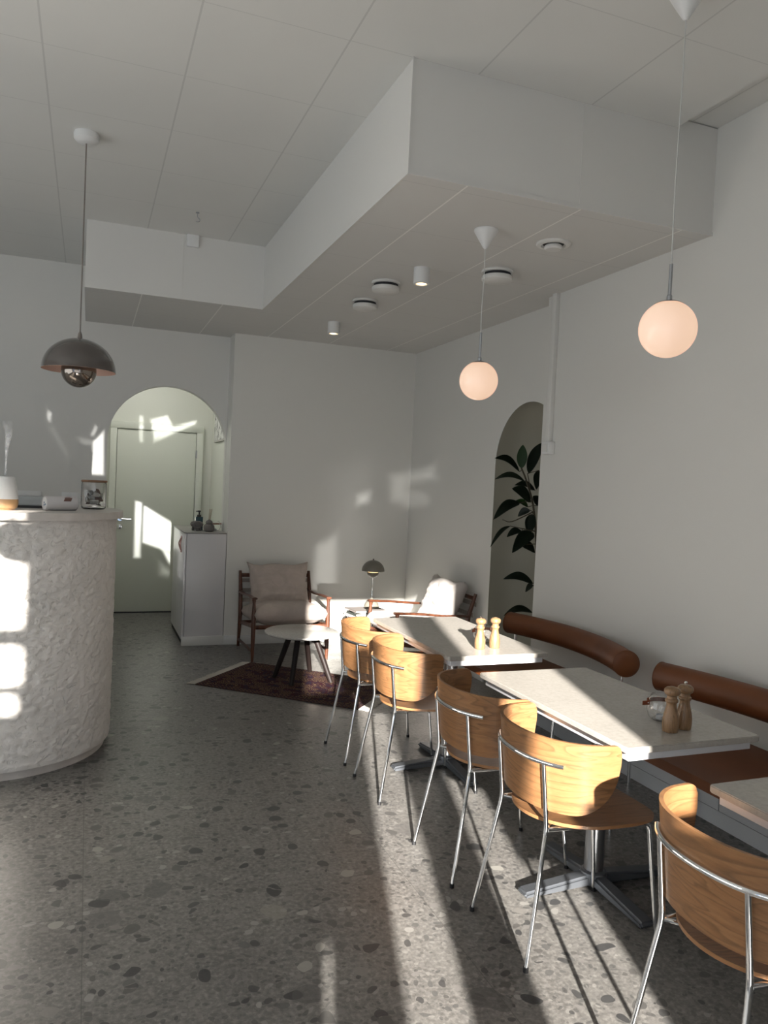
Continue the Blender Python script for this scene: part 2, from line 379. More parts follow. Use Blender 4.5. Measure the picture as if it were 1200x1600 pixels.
def prism(bm, poly, z0, z1, bevel=0, seg=2):
    a = [bm.verts.new((x, y, z0)) for x, y in poly]; b = [bm.verts.new((x, y, z1)) for x, y in poly]; n = len(poly)
    fs = [bm.faces.new(a[::-1]), bm.faces.new(b)]
    for i in range(n): fs.append(bm.faces.new((a[i], a[(i+1) % n], b[(i+1) % n], b[i])))
    if bevel:
        es = list({e for f_ in fs[:2] for e in f_.edges})
        bmesh.ops.bevel(bm, geom=es, offset=bevel, segments=seg, affect='EDGES')
    return bm
def rrect(x0, y0, x1, y1, r, n=6):
    out = []
    for cx, cy, a0 in ((x1-r, y1-r, 0), (x0+r, y1-r, 90), (x0+r, y0+r, 180), (x1-r, y0+r, 270)):
        for k in range(n+1):
            a = math.radians(a0+90*k/n); out.append((cx+r*math.cos(a), cy+r*math.sin(a)))
    return out
def obj(name, bm, m_, parent=None, smooth=True, loc=None, angle=35):
    bmesh.ops.recalc_face_normals(bm, faces=bm.faces)
    me = bpy.data.meshes.new(name); bm.to_mesh(me); bm.free()
    for mm in (m_ if isinstance(m_, (list, tuple)) else [m_]): me.materials.append(mm)
    if smooth:
        for p in me.polygons: p.use_smooth = True
        try: me.set_sharp_from_angle(angle=math.radians(angle))
        except Exception: pass
    o = bpy.data.objects.new(name, me); C.objects.link(o)
    if parent: o.parent = parent
    if loc is not None: o.location = loc
    return o
def thing(name, label, cat, loc=(0, 0, 0), rz=0, group=None):
    o = bpy.data.objects.new(name, None); C.objects.link(o); o.location = loc; o.rotation_euler = (0, 0, rz); o.empty_display_size = .1
    tag(o, label, cat, group); return o
def tag(o, label, cat, group=None):
    o['label'] = label; o['category'] = cat
    if group: o['group'] = group
    return o
def struct(name, bm, m_, **k):
    o = obj(name, bm, m_, **k); o['kind'] = 'structure'; return o
def copy_tree(o, parent=None):
    c = o.copy(); C.objects.link(c)
    if parent: c.parent = parent
    for ch in list(o.children): copy_tree(ch, c)
    return c
def dup(o, label, loc, rz=None):
    c = copy_tree(o); c['label'] = label; c.location = loc
    if rz is not None: c.rotation_euler = (0, 0, rz)
    return c

# ------------------------------------------------------------------ room
XR, XN, YL, YA, YD = 2.92, 3.05, 7.2, 7.45, 9.05
HC, HS = 3.39, 2.90
XB = 1.226
b = nb(); box2(b, (-4.2, -.8, -.08), (3.7, 9.3, 0)); struct('floor', b, M['floor'], smooth=False)
b = nb()
RX = 2.66
box2(b, (-4.2, -.8, HC), (RX, 7.6, HC+.06)); box2(b, (RX, -.8, HC+.05), (3.7, 7.6, HC+.11))
struct('ceiling', b, M['ceil'], smooth=False)
# dropped bulkhead in L shape
b = nb()
poly = [(XB+.019, 3.12), (XN+.1, 3.12), (XN+.1, YA+.05), (-.067, YA+.05), (-.067, 6.09), (XB+.019, 6.09)]
prism(b, poly, HS, HC+.045)
o = struct('trim_1', b, [M['bulk'], M['soffit']], smooth=False)
for p in o.data.polygons:
    if p.normal.z < -.5: p.material_index = 1
# thin edge battens of the bulkhead
b = nb(); xe = XB+.019
box2(b, (xe+.0005, 3.113, HS-.003), (XR, 3.1195, HS+.014)); box2(b, (xe-.006, 3.1195, HS-.003), (xe-.0003, 6.0897, HS+.014))
box2(b, (xe-.006, 3.113, HS-.003), (xe+.0002, 3.1193, HC))
box2(b, (2.116, 3.1175, HS+.0142), (2.119, 3.1198, HC)); box2(b, (.62, 6.0875, HS), (.622, 6.0898, HC))
struct('trim_2', b, M['bulk'], smooth=False)

b = nb(); box2(b, (XR, -.7, 0), (XR+.35, 4.60, HC+.05)); struct('wall_right', b, M['wall'], smooth=False)

def arch_face(bm, F, u0, u1, z1, uc, r, zs, thick, n=48, z0=0, back=True):
    """flat wall u0..u1, z0..z1 with an arched opening; F(u,d,z) -> world"""
    V = lambda u, d, z: bm.verts.new(F(u, d, z))
    arc = [(uc-r, z0), (uc-r, zs)]+[(uc-r*math.cos(PI*k/n), zs+r*math.sin(PI*k/n)) for k in range(1, n)]+[(uc+r, zs), (uc+r, z0)]
    for d in ((0, thick) if back else (0,)):
        bm.faces.new([V(*p) for p in ((u0, d, z0), (uc-r, d, z0), (uc-r, d, zs), (uc-r, d, z1), (u0, d, z1))])
        bm.faces.new([V(*p) for p in ((uc+r, d, z0), (u1, d, z0), (u1, d, z1), (uc+r, d, z1), (uc+r, d, zs))])
        for a, c in zip(arc[1:-1], arc[2:-1]):
            bm.faces.new([V(a[0], d, a[1]), V(c[0], d, c[1]), V(c[0], d, z1), V(a[0], d, z1)])
    if thick:
        for a, c in zip(arc, arc[1:]):
            bm.faces.new([V(a[0], 0, a[1]), V(c[0], 0, c[1]), V(c[0], thick, c[1]), V(a[0], thick, a[1])])
    return arc
# niche wall with arched plant niche
b = nb(); ny, nr, nz_, nd = 4.99, .475, 1.755, .36
arch_face(b, lambda u, d, z: Vector((XN+d, u, z)), 4.45, YL+.1, HS+.01, ny, nr, nz_, 0, back=False)
bmesh.ops.remove_doubles(b, verts=b.verts, dist=1e-5)
struct('wall_niche', b, M['wall'], smooth=False)
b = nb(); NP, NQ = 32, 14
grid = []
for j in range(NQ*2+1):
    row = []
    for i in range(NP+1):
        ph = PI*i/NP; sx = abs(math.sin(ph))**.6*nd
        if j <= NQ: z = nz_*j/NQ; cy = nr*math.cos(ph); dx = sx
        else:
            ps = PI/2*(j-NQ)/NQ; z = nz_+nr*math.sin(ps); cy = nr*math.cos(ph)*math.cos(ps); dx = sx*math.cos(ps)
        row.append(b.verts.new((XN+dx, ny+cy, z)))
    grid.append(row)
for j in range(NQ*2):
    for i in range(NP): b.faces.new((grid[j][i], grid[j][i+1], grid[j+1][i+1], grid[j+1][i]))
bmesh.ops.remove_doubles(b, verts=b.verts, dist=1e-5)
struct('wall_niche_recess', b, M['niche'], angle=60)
# lounge wall block
b = nb(); box2(b, (XB, YL, 0), (XN+.6, YA+.10, HC)); struct('wall_lounge', b, M['wall_lounge'], smooth=False)
# arch wall
b = nb()
arch_face(b, lambda u, d, z: Vector((u, YA+d, z)), -4.2, 1.5, HC,   .6885, .536, 1.852, .11)
bmesh.ops.remove_doubles(b, verts=b.verts, dist=1e-5)
struct('wall_back', b, [M['wall']], angle=30)
# inner lobby
b = nb(); box2(b, (-.5, YD, 0), (1.5, YD+.1, 2.95)); box2(b, (-.5, YA+.11, 2.86), (1.5, YD, 2.95)); box2(b, (-.5, YA+.11, 0), (-.4, YD, 2.9)); box2(b, (1.325, YA+.1, 0), (1.45, YD, 2.9))
struct('wall_lobby', b, M['wall_green'], smooth=False)
b = nb(); box2(b, (-4.3, -.8, 0), (-4.1, 7.6, HC+.1)); struct('wall_left', b, M['wall'], smooth=False)
# unseen front wall behind camera, openings shaped to mask the sun into patches
holes = [(.15, .36, .3, 2.83), (.585, .76, .3, 2.83), (.76, .975, .3, 1.05), (.76, .975, 1.38, 2.83), (-.235, .05, 1.9, 2.83), (.05, .15, 2.1, 2.83), (.36, .585, 2.5, 2.83),  # solid band between openings added to shade the nearest chair
         (-2.5, -1.683, 2.27, 2.91), (-2.5, -1.683, 1.985, 2.17), (-2.5, -1.70, 1.84, 1.93), (-1.2, -.72, 2.35, 2.7) ]
holes = holes[:-1]+[(-4.0, -2.7, .2, 2.7), (-1.55, -.35, .15, .78), (-.102, -.068, .3, .955)]  # left openings added for bounce light, narrow slot for a floor sliver
xs = sorted({-4.2, 3.7, *[h[0] for h in holes], *[h[1] for h in holes]}); zs_ = sorted({0, HC+.1, *[h[2] for h in holes], *[h[3] for h in holes]})
b = nb()
for xa, xb in zip(xs, xs[1:]):
    run = None
    for za, zb in zip(zs_, zs_[1:]):
        mx, mz = (xa+xb)/2, (za+zb)/2
        solid = not any(h[0] < mx < h[1] and h[2] < mz < h[3] for h in holes)
        if solid:
            if run is None: run = [za, zb]
            else: run[1] = zb
        elif run: box2(b, (xa, -.63, run[0]), (xb, -.58, run[1])); run = None
    if run: box2(b, (xa, -.63, run[0]), (xb, -.58, run[1]))
struct('wall_front_mask', b, M['wall'], smooth=False)
# baseboards
b = nb(); box2(b, (XB-.001, YL-.014, 0), (XN, YL, .085), bevel=.003); box2(b, (.842, YL-.014, 0), (XB, YL-.0005, .085), bevel=.003); struct('baseboard_back', b, M['base'])
b = nb(); box2(b, (XN-.012, 5.47, 0), (XN, YL-.015, .085), bevel=.003); struct('baseboard_right', b, M['base'])
# plinth boxing under the bench
b = nb(); box2(b, (2.856, .2, .0), (XR, 4.58, .078-.002)); 
for ya, yb in ((.2, 1.48), (1.484, 2.778), (2.782, 4.58)): box2(b, (2.852, ya, .08), (XR, yb, .30), bevel=.001)
box2(b, (2.870, .2, .07), (XR, 4.58, .09)); struct('trim_3', b, M['plinth'], smooth=False)

# door
d0 = thing('door_1', 'pale green flush door closed behind the archway', 'door', (.289, YD, 0)); d0['kind'] = 'structure'
b = nb(); box2(b, (.0, -.03, .012), (.852, .01, 2.05), bevel=.003); obj('door_leaf', b, M['door'], d0)
b = nb(); box2(b, (-.075, -.045, 0), (-.006, .0, 2.0575), bevel=.003); box2(b, (.858, -.045, 0), (.932, 0, 2.0575), bevel=.003); box2(b, (-.075, -.045, 2.058), (.932, 0, 2.135), bevel=.004)
box2(b, (-.006, -.005, 0), (.858, -.001, 2.058)); obj('door_frame', b, M['door'], d0)
b = nb(); lathe(b, [(0, 0), (.026, 0), (.026, .008), (0, .008)], 24, (.055, -.03, 1.055), axis=Matrix.Rotation(PI/2, 3, 'X'))
tube(b, fillet([(.055, -.03, 1.055), (.055, -.075, 1.055), (.17, -.078, 1.05)], .02), .009, 10); hd = obj('door_handle', b, M['chrome'], d0)
b = nb(); lathe(b, [(0, 0), (.026, 0), (.026, .01), (.012, .013), (0, .013)], 24, (.055, -.03, .965), axis=Matrix.Rotation(PI/2, 3, 'X')); obj('door_lock', b, M['chrome'], d0)
b = nb(); box2(b, (.85, -.05, 1.77), (.866, -.028, 1.86), bevel=.002); obj('hinge', b, M['steel'], d0)
b = nb(); box2(b, (-.006, -.045, 0), (.858, -.001, .011)); obj('threshold', b, M['gap'], d0)

# ------------------------------------------------------------------ ceiling fittings
b = nb(); box2(b, (-.046, -.03, -.046), (.046, 0, .046), bevel=.006); tag(obj('junction_box', b, M['white_plastic'], loc=(.686, 6.09, 3.345)), 'small square white box on the bulkhead below the ceiling', 'junction box')
b = nb(); lathe(b, [(0, 0), (.012, 0), (.012, -.006), (0, -.006)], 16); tube(b, smooth_path([(0, 0, -.004), (0, 0, -.03), (.016, 0, -.045), (.012, 0, -.062), (-.01, 0, -.064)]), .0022, 8)
tag(obj('ceiling_hook', b, M['steel'], loc=(.652, 5.55, HC)), 'tiny metal hook screwed into the tiled ceiling', 'hook')

def vent(label, x, y, r, valve=False):
    o = thing('ceiling_vent', label, 'vent', (x, y, HS), group='round white vents in the low ceiling')
    b = nb()
    if valve:
        lathe(b, [(r*.62, 0), (r, 0), (r, -.006), (r*.93, -.012), (r*.72, -.014), (r*.62, -.004)], 40); obj('rim', b, M['vent'], o)
        b = nb(); lathe(b, [(0, -.001), (r*.64, -.001), (r*.64, -.003), (0, -.003)], 32); obj('opening', b, M['gap'], o)
        b = nb(); lathe(b, [(0, -.003), (r*.34, -.003), (r*.5, -.014), (r*.52, -.026), (r*.44, -.034), (0, -.036)], 40); obj('cone', b, M['vent'], o)
    else:
        lathe(b, [(0, 0), (r, 0), (r*1.02, -.008), (r*.98, -.014), (r*.88, -.016), (0, -.016)], 40); obj('rim', b, M['vent'], o)
        b = nb(); lathe(b, [(0, -.016), (r*.86, -.016), (r*.84, -.034), (0, -.034)], 40); obj('opening', b, M['gap'], o)
        b = nb(); lathe(b, [(0, -.034), (r*.96, -.034), (r*.99, -.04), (r*.97, -.058), (r*.88, -.064), (0, -.066)], 40); obj('disc', b, M['vent'], o)
    return o
vent('round white vent with a small centre cone, nearest the right wall', 2.30, 3.61, .092, True)
vent('round white vent just behind the cord of the far globe lamp', 2.30, 4.22, .096)
vent('round white vent to the left of the larger ceiling spotlight', 1.80, 4.82, .094)
vent('farthest and smallest looking round white vent', 1.85, 5.37, .093)
def spot(label, x, y):
    o = thing('ceiling_spotlight', label, 'spotlight', (x, y, HS), group='cylindrical surface spotlights')
    b = nb(); lathe(b, [(0, 0), (.05, 0), (.05, -.096), (.046, -.098), (.036, -.098), (.032, -.088), (0, -.088)], 36); obj('housing', b, M['white_plastic'], o)
    b = nb(); lathe(b, [(0, -.089), (.027, -.089), (.027, -.094), (.02, -.0965), (0, -.0965)], 24); obj('lens', b, M['led'], o)
    lamp('spotlight_glow', 'SPOT', (x, y, HS-.105), (0, 0, -1), 2.0, (1, .78, .5), spot_size=math.radians(80), spot_blend=.6, shadow_soft_size=.03)
spot('white cylinder spotlight lit in the low ceiling, the nearer of the two', 1.875, 4.40)
spot('white cylinder spotlight lit in the low ceiling, the farther of the two', 1.875, 6.22)

def globe(label, x, y, zc, ztop, r, rod0, rod1, wb=.0):
    o = thing('globe_pendant', label, 'pendant lamp', (x, y, zc), group='lit opal globe pendants over the tables')
    H = ztop-zc
    b = nb(); lathe(b, [(0, H), (.062, H), (.063, H-.006), (.060, H-.012), (.012, H-.092), (.006, H-.098), (0, H-.098)], 36); obj('canopy', b, M['white_plastic'], o)
    b = nb(); tube(b, smooth_path([(0, 0, H-.096), (.002, .001, H*.72), (-.003, 0, H*.45), (0, 0, rod1-zc-.01)], 8), .0022, 8); obj('cord', b, M['cord'], o)
    b = nb(); tube(b, [(0, 0, r-.004), (0, 0, rod1-zc)], .0065, 12); lathe(b, [(0, r*.985+.004), (.010, r*.985+.004), (.010, r*.985+.02), (.007, r*.985+.024)], 16); obj('stem', b, M['steel'], o)
    b = nb(); lathe(b, [(r*math.sin(a)*1.015, r*math.cos(a)*1.015+.001) for a in [PI*.165*k/8 for k in range(9)]], 36); obj('cap', b, M['steel'], o)
    b = nb(); lathe(b, [(r*math.sin(PI*k/36), r*math.cos(PI*k/36)) for k in range(37)], 56); g = obj('globe_shade', b, M['opal'], o, angle=80)
    return o
globe('lit white glass globe pendant on the right, nearest the camera', 1.973, 2.30, 2.176, HC, .1035, 2.28, 2.414)
globe('lit white glass globe pendant over the far table', 1.882, 3.595, 2.122, HS, .100, 2.22, 2.372)

def flower(label, x, y, z):      # z: rim level
    o = thing('dome_pendant', label, 'pendant lamp', (x, y, z)); H = HC-z
    b = nb(); lathe(b, [(0, H), (.062, H), (.066, H-.012), (.064, H-.036), (.05, H-.05), (.02, H-.056), (0, H-.056)], 40); obj('canopy', b, M['white_plastic'], o)
    b = nb(); tube(b, [(0, 0, .18), (0, 0, H-.05)], .0036, 10); lathe(b, [(.004, .215), (.010, .20), (.013, .178), (0, .176)], 16); obj('cord', b, M['cord_taupe'], o)
    R = .192; hh = .176
    b = nb(); lathe(b, [(R*math.sin(PI/2*k/24), hh*math.cos(PI/2*k/24)) for k in range(25)], 64)
    obj('shade', b, M['taupe'], o, angle=80)
    b = nb(); lathe(b, [(R*.992*math.sin(PI/2*k/24), hh*.985*math.cos(PI/2*k/24)-.0005) for k in range(25)], 64); obj('inner_shade', b, M['pink'], o, angle=80)
    r = .092
    b = nb(); lathe(b, [(r*math.sin(PI*k/30), -.0+r*math.cos(PI*k/30)) for k in range(9, 31)], 48); obj('lower_dome', b, M['lens_taupe'], o, angle=80)
    b = nb(); tube(b, [(0, 0, .17), (0, 0, .06)], .01, 12); obj('socket', b, M['white_plastic'], o)
    return o
M['lens_taupe'] = mat('mirror_taupe', (.26, .225, .195), .06, .85)
fl = flower('glossy taupe dome pendant with blush inside above the counter', -.066, 4.575, 2.105)
globe('lit white glass globe pendant hanging alone nearest the shop front', -1.19, 1.21, 2.12, HC, .1035, 2.224, 2.358)

# cable trunking and switch on right wall
o = thing('cable_trunking', 'narrow white vertical trunking near the end of the right wall', 'trunking', (XR, 4.485, 1.9))
b = nb(); box2(b, (-.034, -.024, 0), (0, .024, HS-1.9), bevel=.003); obj('channel', b, M['bulk'], o)
o = thing('light_switch', 'small white switch box at the foot of the wall trunking', 'switch', (XR, 4.475, 1.86))
b = nb(); box2(b, (-.05, -.045, -.042), (0, .045, .042), bevel=.005); obj('switch_body', b, M['white_plastic'], o)
b = nb(); box2(b, (-.055, -.03, -.028), (-.049, .03, .028), bevel=.002); obj('rocker', b, M['bulk'], o)
# picture in the lobby
o = thing('picture', 'narrow framed black and white picture on the lobby wall', 'picture', (1.325, 8.35, 2.12))
b = nb(); box2(b, (-.02, -.42, -.17), (0, .42, .17), bevel=.003); obj('frame', b, M['paper'], o)
b = nb(); box2(b, (-.022, -.40, -.15), (-.0195, .40, .15)); obj('print', b, M['photo'], o)
# sockets on arch wall
for lab, x, n_ in (('white socket strip on the back wall behind the diffuser', -.50, 3), ('white double socket on the back wall behind the paper tube', -.135, 2)):
    o = thing('wall_socket', lab, 'socket', (x, YA, 1.325)); wd = .08*n_
    b = nb(); box2(b, (-wd/2, -.012, -.04), (wd/2, 0, .04), bevel=.003); obj('plate', b, M['white_plastic'], o)
    for k in range(n_):
        b = nb(); lathe(b, [(0, 0), (.024, 0), (.026, .002), (.024, .003), (0, .0008)], 20, (-wd/2+.04+.08*k, -.012, 0), axis=Matrix.Rotation(PI/2, 3, 'X')); obj('outlet', b, M['white_plastic'], o)

# ------------------------------------------------------------------ counter
def stadium(cx, cy, r, x0, n=40):
    p = [(cx+r*math.sin(PI*k/n), cy-r*math.cos(PI*k/n)) for k in range(n+1)]
    return [(x0, cy-r)]+p+[(x0, cy+r)]
ccx, ccy = -.43, 4.735
o = thing('bar_counter', 'round ended counter clad in rough white plaster with a smooth top', 'counter', (ccx, ccy, 0))
b = nb(); prism(b, stadium(0, 0, .565, -2.8), 0, .048, bevel=.003); obj('plinth', b, M['micro'], o, angle=40)
# body with real relief
b = nb(); n_a, n_z = 260, 230; r0 = .590; rows = []
path = []
L0 = 1.0
for k in range(n_a+1):
    s_ = k/n_a*(L0+PI*r0)
    if s_ < L0: path.append((Vector((-L0+s_, -r0, 0)), Vector((0, -1, 0))))
    else:
        a = (s_-L0)/r0; path.append((Vector((r0*math.sin(a), -r0*math.cos(a), 0)), Vector((math.sin(a), -math.cos(a), 0))))
for j in range(n_z+1):
    z = .048+(1.30-.048)*j/n_z; row = []
    for P, N in path:
        q = P+Vector((0, 0, z))
        h = noise.fractal(q*22, 1.0, 2.0, 5)*.003 + abs(noise.noise(q*48))*.0035
        h2 = noise.noise(q*27+Vector((5, 3, 1)))+.35*noise.noise(q*60); h += .0042*max(0, min(1, (h2+.05)*6))
        h -= .003*max(0, min(1, (noise.noise(q*3)+.1)*1.5))*.6
        edge = min(1, j/4, (n_z-j)/4)
        row.append(b.verts.new(q+N*h*edge))
    rows.append(row)
for j in range(n_z):
    for k in range(n_a): b.faces.new((rows[j][k], rows[j][k+1], rows[j+1][k+1], rows[j+1][k]))
box2(b, (-2.8, -r0+.002, .048), (-1.0, r0, 1.30)); box2(b, (-1.0, r0-.02, .048), (0, r0, 1.30))
obj('body', b, M['plaster'], o, angle=80)
b = nb(); prism(b, stadium(0, 0, .628, -2.8), 1.30, 1.338, bevel=.004); obj('worktop', b, M['micro'], o, angle=40)
ZT = 1.338

def lean(o, v): o.rotation_euler = v; return o
# diffuser and its vapour
o = thing('aroma_diffuser', 'white and wood aroma diffuser standing on the counter', 'diffuser', (-.405, 4.42, ZT))
b = nb(); lathe(b, [(0, 0), (.052, 0), (.066, .012), (.0715, .035), (.071, .056)], 40); obj('wooden_base', b, M['wood_light'], o)
b = nb(); lathe(b, [(.071, .056), (.064, .11), (.053, .165), (.047, .172), (.012, .173), (.006, .168)], 40); obj('white_cover', b, M['white_plastic'], o)
b = nb(); rings = smooth_path([(0, 0, 0), (.002, 0, .09), (.004, 0, .15), (.010, 0, .21), (.002, 0, .28)], 5)
tube(b, rings, [.005+.0265*(i/len(rings))**2.2 for i in range(len(rings))], 12); v_ = obj('vapour_plume', b, M['vapour'], loc=(-.400, 4.42, ZT+.178)); tag(v_, 'thin plume of white vapour rising from the diffuser', 'vapour')
# tablet
o = thing('tablet', 'black tablet lying flat on the counter behind the paper tube', 'tablet', (-.31, 4.76, ZT), .08)
b = nb(); prism(b, rrect(-.13, -.09, .13, .09, .012), 0, .014, bevel=.003); obj('case', b, M['black'], o)
b = nb(); prism(b, rrect(-.118, -.078, .118, .078, .006), .0135, .0150); obj('screen', b, mat('screen_glass', (.01, .01, .012), .08), o)
o = thing('storage_box', 'pale grey flat box at the back of the counter', 'box', (-.48, 5.12, ZT))
b = nb(); prism(b, rrect(-.22, -.12, .28, .12, .015), 0, .035, bevel=.003); obj('box_body', b, M['grey_box'], o)
b = nb(); prism(b, rrect(-.225, -.125, .285, .125, .015), .035, .052, bevel=.004); obj('lid', b, M['grey_box'], o)
# paper tube lying
o = thing('paper_tube', 'white cardboard tube lying on its side on the counter rim', 'tube', (-.135, 4.50, ZT+.0385), 0)
q = Matrix.Rotation(PI/2, 3, 'Y')
b = nb(); lathe(b, [(.0, .004), (.031, .004), (.033, 0), (.037, 0), (.0385, .003), (.0385, .166), (.035, .17), (0, .17)], 40, (-.085, 0, 0), axis=q); obj('tube_body', b, M['tube'], o)
b = nb(); lathe(b, [(0, 0), (.0315, 0), (.0315, -.002), (0, -.002)], 30, (-.081, 0, 0), axis=q); e_ = obj('end_cap', b, M['white_plastic'], o)
b = nb()
for dx, dy in ((.004, .006), (-.006, -.009), (.010, -.006)): lathe(b, [(0, -.0001), (.005, -.0001), (.005, -.0012), (0, -.0012)], 12, (-.0832, dx, dy), axis=q)
obj('printed_dots', b, mat('blue_dot', (.12, .2, .3), .5), e_)
b = nb()   # brown printed mark curving round the tube
for (xa, xb, a0, a1) in ((.002, .042, 62, 96), (.010, .040, 50, 58),):
    g_ = []
    for k in range(9):
        a = math.radians(a0+(a1-a0)*k/8); sh = .012*(k/8)
        g_.append([b.verts.new((x_-sh, -.0389*math.sin(a), .0389*math.cos(a))) for x_ in (xa+.012, xb+.012)])
    for k in range(8): b.faces.new((g_[k][0], g_[k][1], g_[k+1][1], g_[k+1][0]))
obj('printed_mark', b, M['sticker'], o)
o.rotation_euler = (math.radians(-25), 0, .42)
# glass jar
o = thing('glass_jar', 'square glass jar of sachets with brown lid on the counter', 'jar', (.035, 4.80, ZT), .3)
b = nb(); lathe(b, [(0, .001), (.058, .001), (.068, .008), (.070, .02), (.070, .148), (.066, .156), (.0655, .156), (.0665, .148), (.0665, .02), (.063, .010), (0, .006)], 40); obj('glass', b, M['glass'], o)
b = nb(); lathe(b, [(0, .156), (.068, .156), (.072, .159), (.072, .165), (.068, .169), (0, .170)], 40); obj('lid', b, M['cork'], o)
for k in range(14):
    b = nb(); a = k*2.4; rr = .018+.012*(k%3)/2; zz = .030+.0052*(k)
    ro = Matrix.Rotation(random.uniform(0, 6), 3, 'Z') @ Matrix.Rotation(random.uniform(.5, 1.3), 3, 'X')
    bx(b, (rr*math.cos(a), rr*math.sin(a), zz), (.046, .034, .008), bevel=.003, rot=ro)
    c_ = tag(obj('sachet', b, (M['sachet'], M['sachet2'], M['sachet3'], M['sachet'])[k % 4], loc=(.035, 4.80, ZT)), 'small grey brown sachet inside the glass jar on the counter', 'sachet', 'sachets in the glass jar')

# ------------------------------------------------------------------ cabinet by the arch
o = thing('tall_cabinet', 'narrow white cabinet with a grey top beside the archway', 'cabinet', (.842, YL, 0))
b = nb(); box2(b, (.022, 0, .0), (XB-.842-.005, .95, 1.035), bevel=.002); obj('carcass', b, M['cab'], o)
b = nb(); box2(b, (-.0, .003, .055), (.02, .947, 1.033), bevel=.002); dr = obj('door', b, M['cab'], o)
b = nb(); box2(b, (.012, .03, .0), (.021, .95, .05)); obj('kick_recess_shade', b, M['gap'], o)  # near-black strip paints in the shade below the cabinet door
b = nb(); tube(b, smooth_path([(-.004, .20, .985), (-.016, .235, .955), (-.022, .262, .925), (-.016, .235, .888), (-.004, .20, .855)], 6), .006, 8); tube(b, smooth_path([(-.004, .20, .985), (-.016, .165, .955), (-.022, .140, .925), (-.016, .165, .888), (-.004, .20, .855)], 6), .006, 8)
lathe(b, [(0, .0), (.008, .0), (.008, .012), (0, .014)], 12, (0, .2, .99), axis=Matrix.Rotation(-PI/2, 3, 'Y')); lathe(b, [(0, .0), (.008, .0), (.008, .012), (0, .014)], 12, (0, .2, .85), axis=Matrix.Rotation(-PI/2, 3, 'Y'))
obj('leather_pull', b, mat('dark_strap', (.07, .035, .03), .5), dr)
b = nb(); box2(b, (-.006, -.008, 1.036), (XB-.842-.005, .955, 1.048), bevel=.002); obj('top_plate', b, mat('grey_laminate', (.30, .29, .27), .4), o)
ZC = 1.048
o = thing('soap_bottle', 'teal pump bottle with black top on the cabinet', 'bottle', (1.01, 7.55, ZC))
b = nb(); prism(b, rrect(-.034, -.034, .034, .034, .01), 0, .125, bevel=.006); obj('bottle_body', b, M['teal'], o)
b = nb(); lathe(b, [(0, .125), (.02, .125), (.02, .145), (.007, .147), (.007, .172), (.014, .173), (.014, .186), (0, .188)], 24); tube(b, [(0, 0, .18), (-.03, -.005, .178)], .005, 8); obj('pump', b, M['black'], o)
o = thing('reed_diffuser', 'small bottle of pale reed sticks on the cabinet', 'reed diffuser', (1.115, 7.66, ZC))
b = nb(); lathe(b, [(0, 0), (.024, 0), (.026, .01), (.026, .05), (.012, .06), (.010, .08), (.009, .08)], 24); obj('bottle_body', b, M['glass'], o)
for k in range(4):
    b = nb(); a = k*1.7; tube(b, [(.004*math.cos(a), .004*math.sin(a), .01), (.012*math.cos(a)+.02, .012*math.sin(a), .20)], .0022, 6); obj('reed', b, M['reed'], o)
o = thing('stoneware_jar', 'squat grey stoneware jar with a knobbed lid on the cabinet', 'jar', (1.075, 7.33, ZC))
b = nb(); lathe(b, [(0, 0), (.03, 0), (.045, .01), (.052, .035), (.048, .058), (.032, .072), (.022, .076)], 32); obj('jar_body', b, M['ceramic'], o)
b = nb(); lathe(b, [(.03, .076), (.034, .085), (.028, .098), (.014, .108), (.006, .114), (0, .115)], 32); obj('lid', b, M['ceramic'], o)
o = thing('stoneware_vase', 'knotted grey stoneware vase on feet on the cabinet', 'vase', (.975, 7.43, ZC))
b = nb(); lathe(b, [(0, .028), (.03, .03), (.055, .042), (.062, .062), (.052, .082), (.03, .09), (0, .092)], 32); obj('vase_body', b, M['ceramic'], o)
for a in (.5, 2.6, 4.7):
    b = nb(); lathe(b, [(0, 0), (.012, 0), (.015, .012), (.012, .034), (0, .036)], 14, (.036*math.cos(a), .036*math.sin(a), 0)); obj('foot', b, M['ceramic'], o)
b = nb(); tube(b, [(.035*math.cos(2*PI*k/20), -.05-.004*math.sin(4*PI*k/20), .055+.028*math.sin(2*PI*k/20)) for k in range(21)], .009, 10); obj('knot', b, M['ceramic'], o)

